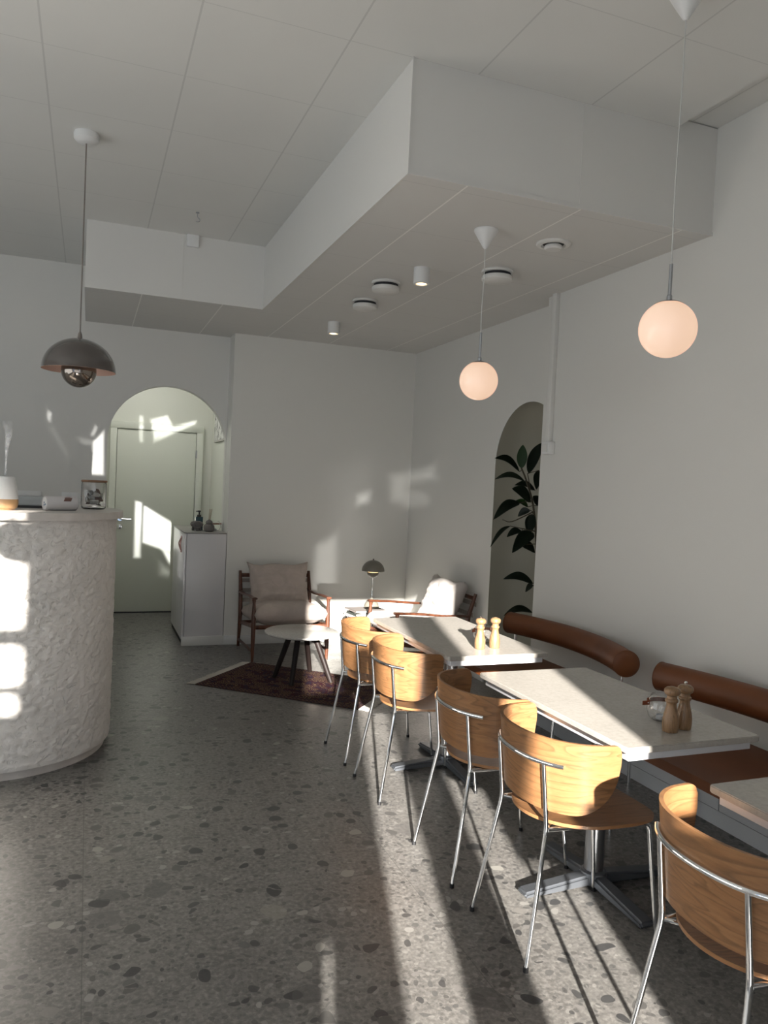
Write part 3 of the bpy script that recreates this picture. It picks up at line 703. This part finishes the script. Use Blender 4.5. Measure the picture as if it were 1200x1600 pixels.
def lantern(label, loc, rz, r=.052, h=.092):
    o = thing('glass_lantern', label, 'tealight holder', loc, rz, 'round glass tealight holders with a leather strap')
    prof = [(0, 0), (r*.55, 0), (r*.82, h*.10), (r*.98, h*.32), (r, h*.5), (r*.9, h*.78), (r*.74, h*.98), (r*.72, h)]
    prof = [(p.x, p.y) for p in smooth_path([(a, c, 0) for a, c in prof], 4)]
    inner = [(max(0, a-.0022), max(.0035, c)) for a, c in prof[::-1]]; inner[-1] = (0, .0035)
    b = nb(); lathe(b, prof+inner, 44); obj('glass_bowl', b, M['glass'], o, angle=60)
    b = nb()
    zz = h*.72; rr = r*.95
    pts = [(-rr-.035, 0, zz), (-rr-.01, .0, zz)]+[(-(rr+.0035)*math.cos(t_), (rr+.0035)*math.sin(t_), zz-.004*math.sin(t_)) for t_ in [PI*k/12 for k in range(0, 13)]]+[(rr+.01, -.0, zz), (rr+.02, 0, zz)]
    g_ = []
    for p in pts: g_.append([b.verts.new((p[0], p[1], p[2]-.008)), b.verts.new((p[0], p[1], p[2]+.008))])
    for a, c in zip(g_, g_[1:]): b.faces.new((a[0], c[0], c[1], a[1]))
    bmesh.ops.solidify(b, geom=b.faces[:], thickness=.0025); st = obj('leather_strap', b, M['strap'], o, angle=50)
    b = nb(); lathe(b, [(0, 0), (.0035, 0), (.0030, .002), (0, .003)], 12, (-rr-.012, -.002, zz), axis=Matrix.Rotation(PI/2, 3, 'X')); obj('rivet', b, M['chrome'], st)
    b = nb(); lathe(b, [(0, .0045), (.018, .0045), (.0185, .018), (.0175, .0185), (.017, .014), (0, .0135)], 24); obj('tealight', b, M['alu'], o)
    return o
lantern('glass tealight holder with dark strap on the white cabinet', (1.155, 7.50, ZC), .4, .055, .09)

# ------------------------------------------------------------------ rug, coffee table
def rugdir(): return math.atan2(4.959-5.816, 1.775-.797)
ang = rugdir()
o = thing('oriental_rug', 'dark red patterned oriental rug under the round table', 'rug', (.797, 5.816, 0), ang)
LR, WR = 1.32, .82
b = nb(); nx, nyy = 60, 36; g_ = []
for i in range(nx+1):
    g_.append([b.verts.new((LR*i/nx, WR*j/nyy, .008+.0012*noise.noise(Vector((i*.2, j*.2, 0))))) for j in range(nyy+1)])
for i in range(nx):
    for j in range(nyy): b.faces.new((g_[i][j], g_[i+1][j], g_[i+1][j+1], g_[i][j+1]))
bd = [e for e in b.edges if e.is_boundary]; r_ = bmesh.ops.extrude_edge_only(b, edges=bd)
for v_ in [x for x in r_['geom'] if isinstance(x, bmesh.types.BMVert)]: v_.co.z = .0006
obj('rug_pile', b, M['rug'], o, angle=40)
b = nb()
for k in range(230):
    y = WR*k/229; l = .07+random.uniform(-.012, .014); s1 = random.uniform(-.008, .008)
    tube(b, [(0, y, .005), (-l*.5, y+s1, .004), (-l, y+s1*2, .003)], .0022, 4); 
    tube(b, [(LR, y, .005), (LR+l*.5, y+s1, .004), (LR+l, y+s1*2, .003)], .0022, 4)
f_ = obj('fringe', b, M['fringe'], o, smooth=False); f_['kind'] = 'stuff'

o = thing('coffee_table', 'low round coffee table with pale stone top and four dark legs', 'table', (1.60, 5.81, .008))
b = nb(); lathe(b, [(0, .358), (.255, .358), (.283, .362), (.290, .370), (.288, .378), (.280, .382), (0, .382)], 72); obj('tabletop', b, M['marble'], o)
b = nb(); lathe(b, [(0, .332), (.15, .332), (.15, .358), (0, .358)], 40); obj('underframe', b, M['dark_leg'], o)
for fx, fy in ((1.414, 5.894), (1.486, 5.628), (1.741, 6.022), (1.811, 5.661)):
    d_ = Vector((fx-1.60, fy-5.81, 0)); b = nb(); tube(b, [d_, Vector((d_.x*.42, d_.y*.42, .356))], [.0185, .0235], 20); obj('leg', b, M['dark_leg'], o)

# ------------------------------------------------------------------ cushions
def cushion(dx, dy, dz, seed=0, n=34, wr=.012, e=.32):
    """puffy cushion centred on origin: sizes dx,dy, thickness dz"""
    bm = nb(); top = []; bot = []
    def prof(u):
        return max(0, 1-abs(u)**3.2)**e
    for side in (1, -1):
        g = []
        for i in range(n+1):
            row = []
            for j in range(n+1):
                u = -1+2*i/n; v_ = -1+2*j/n; h = min(prof(u), prof(v_))*(.75+.25*prof(u)*prof(v_))
                q = Vector((u*1.3, v_*1.3, side*.6+seed))
                wrk = noise.fractal(Vector((q.x*1.2, q.y*4.5, q.z)), 1, 2, 3)*wr*h + abs(noise.noise(Vector((q.x*2.5+4, q.y*7, seed))))*-wr*.8*h
                pinch = 1-.035*(1-abs(v_)**2)*abs(u)**6
                ex = .020*noise.noise(Vector((v_*1.7+seed, 3.1, u*.8))); ey = .024*noise.noise(Vector((u*1.6, seed*2, v_*.7)))
                ear = .05*(abs(u)*abs(v_))**3
                fold = .5*wr*math.sin(9*v_+3*u+2*noise.noise(Vector((u*2, v_*2, seed))))*h*(1-.5*abs(u))
                row.append(bm.verts.new((u*dx/2*(pinch-.03*abs(u)**4*(1-v_*v_)+ear*.5)+ex, v_*dy/2*(1-.05*(1-u*u)*abs(v_)**4+ear)+ey, side*(h*dz/2)+wrk+fold)))
            g.append(row)
        for i in range(n):
            for j in range(n): bm.faces.new((g[i][j], g[i+1][j], g[i+1][j+1], g[i][j+1]))
    bmesh.ops.remove_doubles(bm, verts=bm.verts, dist=.0015)
    return bm

def armchair(label, loc, rz, fab, group='low teak lounge chairs with loose cushions'):
    """front towards -Y in local space; origin centre of footprint"""
    o = thing('lounge_chair', label, 'armchair', loc, rz, group)
    w_, dF, dB = .33, -.33, .31
    for s in (-1, 1):
        b = nb(); tube(b, [(s*w_, dF, 0), (s*w_, dF, .22), (s*w_, dF+.005, .40), (s*w_, dF+.01, .50), (s*w_, dF+.012, .535)], [.012, .020, .020, .013, .018], 14); obj('front_leg', b, M['teak'], o)
        b = nb(); tube(b, [(s*w_, dB+.02, 0), (s*w_, dB-.03, .30), (s*w_, dB, .52), (s*w_, dB+.055, .70)], [.013, .020, .019, .014], 14, flat=(1, 1)); obj('rear_post', b, M['teak'], o)
        b = nb(); tube(b, smooth_path([(s*w_, dF-.015, .545), (s*w_, -.10, .535), (s*(w_+.006), .10, .520), (s*w_, dB-.005, .515)], 5), .021, 12, flat=(.5, 1.15)); obj('armrest', b, M['teak'], o)
        b = nb(); tube(b, [(s*w_, dF, .085), (s*w_, dB+.01, .065)], .011, 10, flat=(1.3, .8)); obj('lower_rail', b, M['teak'], o)
        b = nb(); tube(b, [(s*(w_-.012), dF, .30), (s*(w_-.012), dB-.02, .23)], .014, 10, flat=(1.4, .8)); obj('side_rail', b, M['teak'], o)
    b = nb(); tube(b, [(-w_, dF, .295), (w_, dF, .295)], .013, 10, flat=(1.4, .8)); obj('front_rail', b, M['teak'], o)
    b = nb(); tube(b, [(-w_, dB-.03, .235), (w_, dB-.03, .235)], .013, 10); obj('back_rail', b, M['teak'], o)
    b = nb(); tube(b, [(-w_, dB+.045, .66), (w_, dB+.045, .66)], .012, 10, flat=(1.5, .8)); obj('top_rail', b, M['teak'], o)
    for k in range(4):
        z = .34+.09*k; b = nb(); bx(b, (0, dB-.005+.022*k, z), (2*w_, .004, .035)); obj('back_strap', b, M['webbing'], o)
    q = Matrix.Rotation(math.radians(-6), 4, 'X')
    b = cushion(.645, .64, .205, 1.0, wr=.010, e=.42); b.transform(Matrix.Translation((0, -.03, .372)) @ q); obj('seat_cushion', b, fab, o, angle=80)
    b = cushion(.57, .43, .20, 4.2, wr=.012, e=.42); b.transform(Matrix.Translation((0, .20, .580)) @ Matrix.Rotation(math.radians(68), 4, 'X') @ Matrix.Rotation(0, 4, 'Z')); obj('back_cushion', b, fab, o, angle=80)
    return o
armchair('teak lounge chair with beige cushions against the back wall', (1.685, 6.80, 0), 0, M['fabric'])
armchair('teak lounge chair with pale cushions beside the plant niche, facing left', (2.655, 5.95, 0), math.radians(-91.5), M['fabric_light'])

# ------------------------------------------------------------------ side table with books and lamp
o = thing('wire_side_table', 'small side table of thin bent wire in the lounge corner', 'side table', (2.47, 6.74, 0))
b = nb(); lathe(b, [(0, .335), (.20, .335), (.21, .340), (.21, .347), (.20, .350), (0, .350)], 48); obj('tabletop', b, M['grey_box'], o)
for k in range(14):
    a = 2*PI*k/14; b = nb(); c_, s_ = math.cos(a), math.sin(a); c2, s2 = math.cos(a+.22), math.sin(a+.22)
    tube(b, fillet([(.19*c_, .19*s_, .337), (.17*c_, .17*s_, .15), (.215*c_, .215*s_, .006), (.215*c2, .215*s2, .006), (.17*c2, .17*s2, .15), (.19*c2, .19*s2, .337)], .02), .0033, 6); obj('wire', b, M['chrome'], o)
for i, (lab, h, wx, wy, mt_, rz) in enumerate((('thick dark book at the bottom of the pile under the lamp', .022, .30, .22, M['book'], .1), ('dark book in the middle of the pile under the lamp', .016, .28, .21, M['book'], -.05), ('grey covered book on top of the pile under the lamp', .012, .33, .25, M['book2'], .12))):
    z = .350+[0, .022, .038][i]
    o = thing('book', lab, 'book', (2.46, 6.72, z), rz, 'books piled on the wire side table')
    b = nb(); box2(b, (-wx/2, -wy/2, 0), (wx/2, wy/2, .002)); box2(b, (-wx/2, -wy/2, h-.002), (wx/2, wy/2, h)); box2(b, (-wx/2, -wy/2, 0), (-wx/2+.003, wy/2, h)); obj('cover', b, mt_, o, smooth=False)
    b = nb(); box2(b, (-wx/2+.003, -wy/2+.004, .002), (wx/2-.004, wy/2-.004, h-.002)); obj('pages', b, M['paper'], o, smooth=False)
o = thing('table_lamp', 'taupe mushroom shaped table lamp lit on the pile of books', 'lamp', (2.535, 6.78, .400))
b = nb(); lathe(b, [(0, 0), (.072, 0), (.074, .01), (.066, .04), (.045, .066), (.018, .082), (.008, .10), (0, .10)], 44); obj('base', b, M['taupe_flat'], o)
b = nb(); tube(b, [(0, 0, .09), (0, 0, .30)], .006, 12); lathe(b, [(0, .085), (.011, .085), (.008, .16), (.006, .165)], 16); obj('stem', b, M['chrome'], o)
b = nb(); lathe(b, [(.056*math.sin(PI*k/24), .335-.052*math.cos(PI*k/24)) for k in range(13)], 40); obj('lower_shade', b, M['taupe_flat'], o)
b = nb(); lathe(b, [(0, .337), (.050, .337), (.050, .352), (0, .354)], 32); obj('bulb', b, M['bulb'], o)
b = nb(); pr_ = [(.108*math.sin(PI/2*k/20), .348+.102*math.cos(PI/2*k/20)) for k in range(21)]; lathe(b, pr_+[(a*.98, c*1.0-.001) for a, c in pr_[::-1]], 56); obj('shade', b, M['taupe_flat'], o, angle=60)
b = nb(); lathe(b, [(.008, .448), (.008, .458), (.004, .464), (0, .464)], 14); obj('finial', b, M['taupe_flat'], o)
b = nb(); tube(b, smooth_path([(2.50, 6.80, .405), (2.42, 6.99, .34), (2.41, 7.17, .12), (2.41, 7.185, .01)]), .003, 6); tag(obj('power_cord', b, M['cord'],), 'thin pale cord running from the table lamp down the wall', 'cord')
# ------------------------------------------------------------------ plant
LEAVES=[
((3.004, 4.983, 1.73),(3.017, 5.004, 1.908),0.079),((3.078, 5.002, 1.696),(3.193, 5.03, 1.934),0.093),((3.021, 5.038, 1.707),(2.78, 4.996, 1.794),0.056),
((3.018, 4.952, 1.636),(2.797, 5.011, 1.639),0.047),((3.098, 4.986, 1.481),(2.921, 4.967, 1.579),0.084),((3.196, 5.089, 1.574),(3.021, 5.101, 1.605),0.047),
((3.128, 5.067, 1.445),(3.021, 5.079, 1.485),0.042),((3.037, 5.039, 1.472),(2.803, 5.009, 1.342),0.079),((3.129, 5.039, 1.422),(3.064, 5.102, 1.368),0.061),
((3.143, 5.023, 1.394),(3.148, 5.07, 1.235),0.112),((2.967, 5.044, 1.296),(2.785, 5.002, 1.138),0.037),((3.077, 5.056, 1.259),(2.967, 5.083, 1.211),0.061),
((3.144, 4.992, 1.246),(2.938, 4.946, 1.103),0.102),((3.092, 5.071, 1.156),(3.222, 5.083, 1.093),0.065),((3.199, 5.051, 0.86),(2.972, 5.115, 0.886),0.065),
((3.199, 5.05, 0.85),(3.178, 5.12, 0.786),0.07),((3.178, 5.005, 0.646),(2.962, 5.059, 0.616),0.061),((3.172, 5.012, 1.725),(3.204, 5.084, 1.579),0.065),((3.227, 5.073, 1.458),(3.148, 5.036, 1.53),0.075)]
o = thing('rubber_fig', 'tall dark leaved rubber fig standing in the arched wall niche', 'plant', (3.22, 5.03, 0))
O = Vector((3.22, 5.03, 0))
b = nb(); lathe(b, [(0, .0), (.09, .0), (.12, .02), (.135, .26), (.128, .27), (.115, .25), (0, .24)], 36); obj('pot', b, M['pot'], o)
STEMS = [[(3.22, 5.03, .24), (3.229, 5.03, 0.627), (3.195, 5.03, 1.166), (3.149, 5.03, 1.457), (3.076, 5.03, 1.648), (3.032, 5.03, 1.732), (3.01, 4.99, 1.74)], [(3.152, 5.03, 1.409), (2.973, 5.03, 1.331), (2.891, 5.03, 1.343)], [(3.178, 5.03, 1.263), (2.959, 5.03, 1.297)], [(3.119, 5.03, 1.577), (3.085, 5.03, 1.697)]]
for i, st in enumerate(STEMS):
    b = nb(); pts = smooth_path([Vector(p)-O for p in st], 5); tube(b, pts, [(.011 if i == 0 else .005)*(1-.6*k/len(pts)) for k in range(len(pts))], 8); obj('stem', b, M['bark'], o)
camv = Vector((0, 0, 1.55))
for i, (B, T, wd) in enumerate(LEAVES):
    B = Vector(B); T = Vector(T); ax = (T-B); L_ = ax.length; ax.normalize()
    face = Vector((-.5, -.8, .35)); face = (face-ax*face.dot(ax)).normalized(); side = ax.cross(face)
    tw = random.uniform(-.35, .35); s2 = side*math.cos(tw)+face*math.sin(tw); f2 = face*math.cos(tw)-side*math.sin(tw)
    hz = math.hypot(ax.x, ax.y)
    b = nb(); n_ = 14; g_ = []; wd = min(wd*1.0, L_*.52)
    for k in range(n_+1):
        t_ = k/n_; wk = wd/2*(math.sin(PI*t_**.85)**.75) if 0 < t_ < 1 else .0008
        c_ = B-O+ax*L_*t_ + Vector((0, 0, 1))*(.045*hz*math.sin(PI*t_)*L_/.2*.8)
        g_.append([b.verts.new(c_+s2*wk*q+f2*(.22*wk*abs(q))) for q in (-1, -.5, 0, .5, 1)])
    for a, c in zip(g_, g_[1:]):
        for q in range(4): b.faces.new((a[q], a[q+1], c[q+1], c[q]))
    bmesh.ops.solidify(b, geom=b.faces[:], thickness=.0012)
    lf = obj('leaf', b, M['leaf_young'] if i in (0, 6) else M['leaf'], o, angle=80)
    st = min(STEMS[0], key=lambda p: (Vector(p)-B).length); near = min(((Vector(p)-B).length, p) for s in STEMS for p in smooth_path(s, 6))[1]
    if (Vector(near)-B).length > .01:
        b = nb(); tube(b, [Vector(near)-O, B-O, B-O+ax*.012], [.003, .0025, .0015], 6); obj('leaf_stalk', b, M['bark'], o)

# ------------------------------------------------------------------ dining tables
def table(label, x0, x1, y0, y1, z=.742):
    cx, cy = (x0+x1)/2, (y0+y1)/2; o = thing('cafe_table', label, 'table', (cx, cy, 0), group='stone topped cafe tables along the bench')
    a, c = (x1-x0)/2, (y1-y0)/2
    b = nb(); pl = rrect(-a, -c, a, c, .012, 4); prism(b, pl, z-.022, z, bevel=.003); obj('tabletop', b, M['stone'], o)
    b = nb(); box2(b, (-a+.022, -c+.022, z-.052), (a-.022, c-.022, z-.022), bevel=.002); obj('underframe', b, M['alu'], o)
    b = nb(); tube(b, [(0, 0, .045), (0, 0, z-.052)], .038, 32); obj('column', b, M['steel'], o)
    b = nb(); lathe(b, [(0, .012), (.05, .012), (.055, .04), (.05, .058), (.042, .062), (.04, .064), (0, .064)], 32); obj('base_hub', b, M['base_metal'], o)
    for k in range(4):
        ang_ = math.radians((0, 90, 180, 270)[k]); b = nb()
        Lf = .33
        A = [b.verts.new(p) for p in ((0, -.034, .012), (0, .034, .012), (0, .030, .056), (0, -.030, .056))]; B_ = [b.verts.new(p) for p in ((Lf, -.036, .002), (Lf, .036, .002), (Lf, .032, .024), (Lf, -.032, .024))]
        for q in range(4): b.faces.new((A[q], A[(q+1) % 4], B_[(q+1) % 4], B_[q]))
        b.faces.new(A[::-1]); b.faces.new(B_)
        bmesh.ops.bevel(b, geom=[e for e in b.edges], offset=.009, segments=3, affect='EDGES')
        b.transform(Matrix.Rotation(ang_, 4, 'Z')); obj('foot', b, M['base_metal'], o)
    return o
T1 = table('far stone topped cafe table lit by the sun with two mills', 1.650, 2.215, 3.315, 4.38)
T2 = table('middle stone topped cafe table with two mills close together', 1.652, 2.218, 1.995, 3.01)
T3 = table('nearest cafe table, only its corner showing at the right edge', 1.685, 2.25, .68, 1.685)

# mills and lanterns
def mill(label, x, y, top, z=.742):
    o = thing('wooden_mill', label, 'mill', (x, y, z), random.uniform(0, 3), 'turned wooden salt and pepper mills')
    p1 = [(0, 0), (.0245, 0), (.0262, .003), (.0275, .018), (.0278, .034), (.0255, .055), (.0205, .075), (.0175, .090), (.0178, .100), (.0215, .106), (.022, .110), (.0205, .114), (.0175, .116), (.0172, .126)]
    b = nb(); lathe(b, [(q.x, q.y) for q in smooth_path([(a, c, 0) for a, c in p1[1:]], 3)]+[(0, .126)], 36); obj('body', b, M['turned'], o, angle=50)
    b = nb(); lathe(b, [(0, .1265), (.018, .1265), (.0245, .131), (.0275, .139), (.0262, .148), (.0195, .1545), (.009, .157), (0, .157)], 36); obj('head', b, M['turned'], o, angle=50)
    b = nb()
    if top: lathe(b, [(0, .157), (.003, .157), (.003, .160), (.0055, .162), (.006, .165), (.004, .168), (0, .1685)], 16); obj('knob', b, M['chrome'], o)
    else: lathe(b, [(0, .157), (.009, .1568), (.009, .158), (0, .1585)], 20); obj('plug', b, M['turned'], o)
    return o
mill('turned wooden mill with a small metal knob on the far table', 1.900, 3.470, True)
mill('turned wooden mill without a knob on the far table', 1.990, 3.478, False)
lantern('glass tealight holder behind the two mills on the far table', (2.00, 3.62, .742), .3)
mill('turned wooden mill without a knob on the middle table', 1.924, 2.112, False)
mill('turned wooden mill with a small metal knob on the middle table', 1.997, 2.128, True)
lantern('glass tealight holder beside the mills on the middle table', (1.988, 2.232, .742), -.05)

# ------------------------------------------------------------------ chairs
def make_chair(label, loc, rz=0):
    o = thing('dining_chair', label, 'chair', loc, rz, 'bent plywood chairs with chrome legs')
    zs = .452
    # seat: rounded plywood shell
    N = 64; out = []
    for k in range(N):
        a = 2*PI*k/N; cx_, sy_ = math.cos(a), math.sin(a)
        rx = .245 if cx_ > 0 else .235
        e_ = 2.0 if cx_ < 0 else 3.4
        rr = (abs(cx_/rx)**e_+abs(sy_/.222)**e_)**(-1/e_)
        x, y = rr*cx_, rr*sy_
        if x > .05: y *= 1-.12*((x-.05)/.2)**1.6
        out.append((x+.03, y))
    b = nb(); levels = [1, .97, .8, .55, .3]; rings = []
    def sz(x, y, q): return zs+.012*(x/.26)**2*(1 if x < 0 else -.9) - .010*(1-q*q) + .010*(y/.22)**2
    for side, dz in ((0, 0), (1, -.011)):
        rg = []
        for q in levels:
            rg.append([b.verts.new((x*q, y*q, sz(x*q, y*q, q)+dz)) for x, y in out])
        cv = b.verts.new((.0, 0, sz(0, 0, 0)+dz))
        for r1, r2 in zip(rg, rg[1:]):
            for i in range(N):
                j = (i+1) % N; b.faces.new((r1[i], r1[j], r2[j], r2[i]))
        for i in range(N): b.faces.new((rg[-1][i], rg[-1][(i+1) % N], cv))
        rings.append(rg[0])
    es = []
    for i in range(N):
        j = (i+1) % N; f_ = b.faces.new((rings[0][i], rings[0][j], rings[1][j], rings[1][i])); f_.material_index = 1
    obj('seat', b, [M['oak_seat'], M['oak_edge']], o, angle=40)
    # backrest shell
    b = nb(); NT_, NZ = 96, 14; TH = math.radians(112); outer = []; inner = []
    def plan(th):     # th 0 = middle of back
        rx, ry = .232, .256
        e2 = 2.25
        c_, s_ = math.cos(th), math.sin(th)
        r2 = (abs(c_/rx)**e2+abs(s_/ry)**e2)**(-1/e2)
        return Vector((-r2*c_+.0, r2*s_, 0)), Vector((-c_/rx, s_/ry, 0)).normalized()
    for i in range(NT_+1):
        u = -1+2*i/NT_; au = abs(u)
        # vertical extent along the arc
        ztop = .752-.008*au**2; zbot = .502+.012*au**2
        sl = (1-au)*.415                 # distance from the tip along the shell
        Rt, Rb = .028, .165
        zt = ztop-(Rt-math.sqrt(max(0, Rt*Rt-(Rt-sl)**2)) if sl < Rt else 0)
        zb = zbot+(Rb-math.sqrt(max(0, Rb*Rb-(Rb-sl)**2)) if sl < Rb else 0)
        P, Nn = plan(u*math.radians(91)); ro, ri = [], []
        for j in range(NZ+1):
            z = zb+(zt-zb)*j/NZ; ln = (z-.60)*.12
            q = P+Nn*ln*(.5+.5*math.cos(u*2))
            ro.append(b.verts.new((q.x, q.y, z))); qi = q-Nn*.0115; ri.append(b.verts.new((qi.x, qi.y, z)))
        outer.append(ro); inner.append(ri)
    for i in range(NT_):
        for j in range(NZ):
            b.faces.new((outer[i][j], outer[i+1][j], outer[i+1][j+1], outer[i][j+1])); b.faces.new((inner[i][j], inner[i][j+1], inner[i+1][j+1], inner[i+1][j]))
        for j in (0, NZ):
            f_ = b.faces.new((outer[i][j], outer[i+1][j], inner[i+1][j], inner[i][j])); f_.material_index = 1
    for i in (0, NT_):
        for j in range(NZ):
            f_ = b.faces.new((outer[i][j], outer[i][j+1], inner[i][j+1], inner[i][j])); f_.material_index = 1
    obj('backrest', b, [M['oak_back'], M['oak_edge']], o, angle=40)
    # chrome rail behind the backrest
    rail = []
    for k in range(21):
        th = math.radians(-49+98*k/20); P, Nn = plan(th); q = P+Nn*(.0135); rail.append(Vector((q.x, q.y, .668)))
    b = nb(); tube(b, rail, .0085, 14); obj('back_rail', b, M['chrome'], o)
    for s in (-1, 1):
        P, Nn = plan(math.radians(34*s)); top = P+Nn*.0135; top.z = .668
        b = nb(); pts = fillet([top, (-.192, s*.145, .445), (-.27, s*.187, .004)], .03, 5); tube(b, pts, [.0085]*(len(pts)-1)+[.0072], 14)
        lg = obj('rear_leg', b, M['chrome'], o)
        b = nb(); d_ = Vector((-.074, 0, -.441)).normalized(); tube(b, [Vector((-.27, s*.187, .016)), Vector((-.27, s*.187, 0.0))], .0092, 12); obj('foot_glide', b, M['black'], lg)
        b = nb(); pts = fillet([(.262, s*.180, .004), (.215, s*.160, .425), (.16, s*.155, .430), (-.188, s*.146, .440)], .035, 6); tube(b, pts, .0078, 12)
        lg = obj('front_leg', b, M['chrome'], o)
        b = nb(); tube(b, [Vector((.2605, s*.1795, .016)), Vector((.262, s*.180, 0))], .0088, 12); obj('foot_glide', b, M['black'], lg)
        b = nb(); tube(b, [(-.190, s*.145, .440), (-.10, s*.06, .437)], .006, 10); obj('seat_brace', b, M['chrome'], o)
    b = nb(); tube(b, [(-.02, -.170, .436), (-.02, .170, .436)], .006, 10); obj('crossbar', b, M['chrome'], o)
    return o
c0 = make_chair('farthest plywood chair, beside the round stone coffee table', (1.643, 4.16, 0), 0)
CH = [('second plywood chair from the far end, beside the far table', 1.643, 3.622, 0.0),
      ('third plywood chair from the far end, just before the gap between tables', 1.643, 2.82, 0.0),
      ('plywood chair at the near end of the middle table, whole back and seat showing', 1.643, 2.276, 0.0),
      ('nearest plywood chair, cut off by the right edge of the photo', 1.648, 1.44, 0.0)]
for lab, x, y, rz in CH: dup(c0, lab, (x, y, 0), rz)

# ------------------------------------------------------------------ benches
def bench(label, y0, y1):
    o = thing('upholstered_bench', label, 'bench', (2.53, (y0+y1)/2, 0), group='cognac leather benches along the right wall'); c = (y1-y0)/2
    b = nb(); prism(b, rrect(-.275, -c, .275, c, .05, 6), .432, .474, bevel=.014, seg=4); obj('seat', b, M['leather'], o)
    b = nb(); box2(b, (-.24, -c+.05, .415), (.24, c-.05, .432)); obj('seat_board', b, M['black'], o)
    n_ = 28; pts = []
    for k in range(n_+1):
        t_ = -1+2*k/n_; pts.append(Vector((.255-.115*t_*t_, t_*(c+.02), .678)))
    r = .070; rs = []; P2 = []
    b = nb(); tube(b, pts, r, 32, cap=False)
    bo = None
    for e_, sgn in ((0, -1), (n_, 1)):
        d_ = (pts[e_]-pts[e_-sgn]).normalized(); q = d_.to_track_quat('Z', 'Y').to_matrix()
        lathe(b, [(r, 0), (r*.985, .006), (r*.93, .011), (r*.5, .014), (0, .015)], 32, pts[e_], axis=q)
    bmesh.ops.remove_doubles(b, verts=b.verts, dist=.0005)
    bo = obj('backrest_roll', b, M['leather'], o, angle=60)
    for e_, sgn in ((0, -1), (n_, 1)):
        d_ = (pts[e_]-pts[e_-sgn]).normalized(); q = d_.to_track_quat('Z', 'Y').to_matrix(); b = nb()
        tube(b, [pts[e_]+q @ Vector((r*.985*math.cos(2*PI*k/32), r*.985*math.sin(2*PI*k/32), .005)) for k in range(33)], .003, 6, cap=False); obj('piping', b, M['leather'], bo)
    for t_ in (-.92, .92):
        x_ = .255-.115*t_*t_
        b = nb(); tube(b, fillet([(x_, t_*(c+.02), .62), (x_, t_*(c+.02), .36), (.255, t_*(c+.02)*.97, .36), (.255, t_*(c+.02)*.97, 0)], .03), .0095, 12); obj('back_post', b, M['chrome'], o)
        b = nb(); tube(b, [(-.215, t_*c*.92, .42), (-.225, t_*c*.92, 0)], .0095, 12); obj('leg', b, M['chrome'], o)
    return o
bench('far leather bench with a bent cylindrical backrest beside the plant', 3.30, 4.45)
bench('near leather bench with a bent cylindrical backrest, cut by the right edge', 1.50, 2.99)
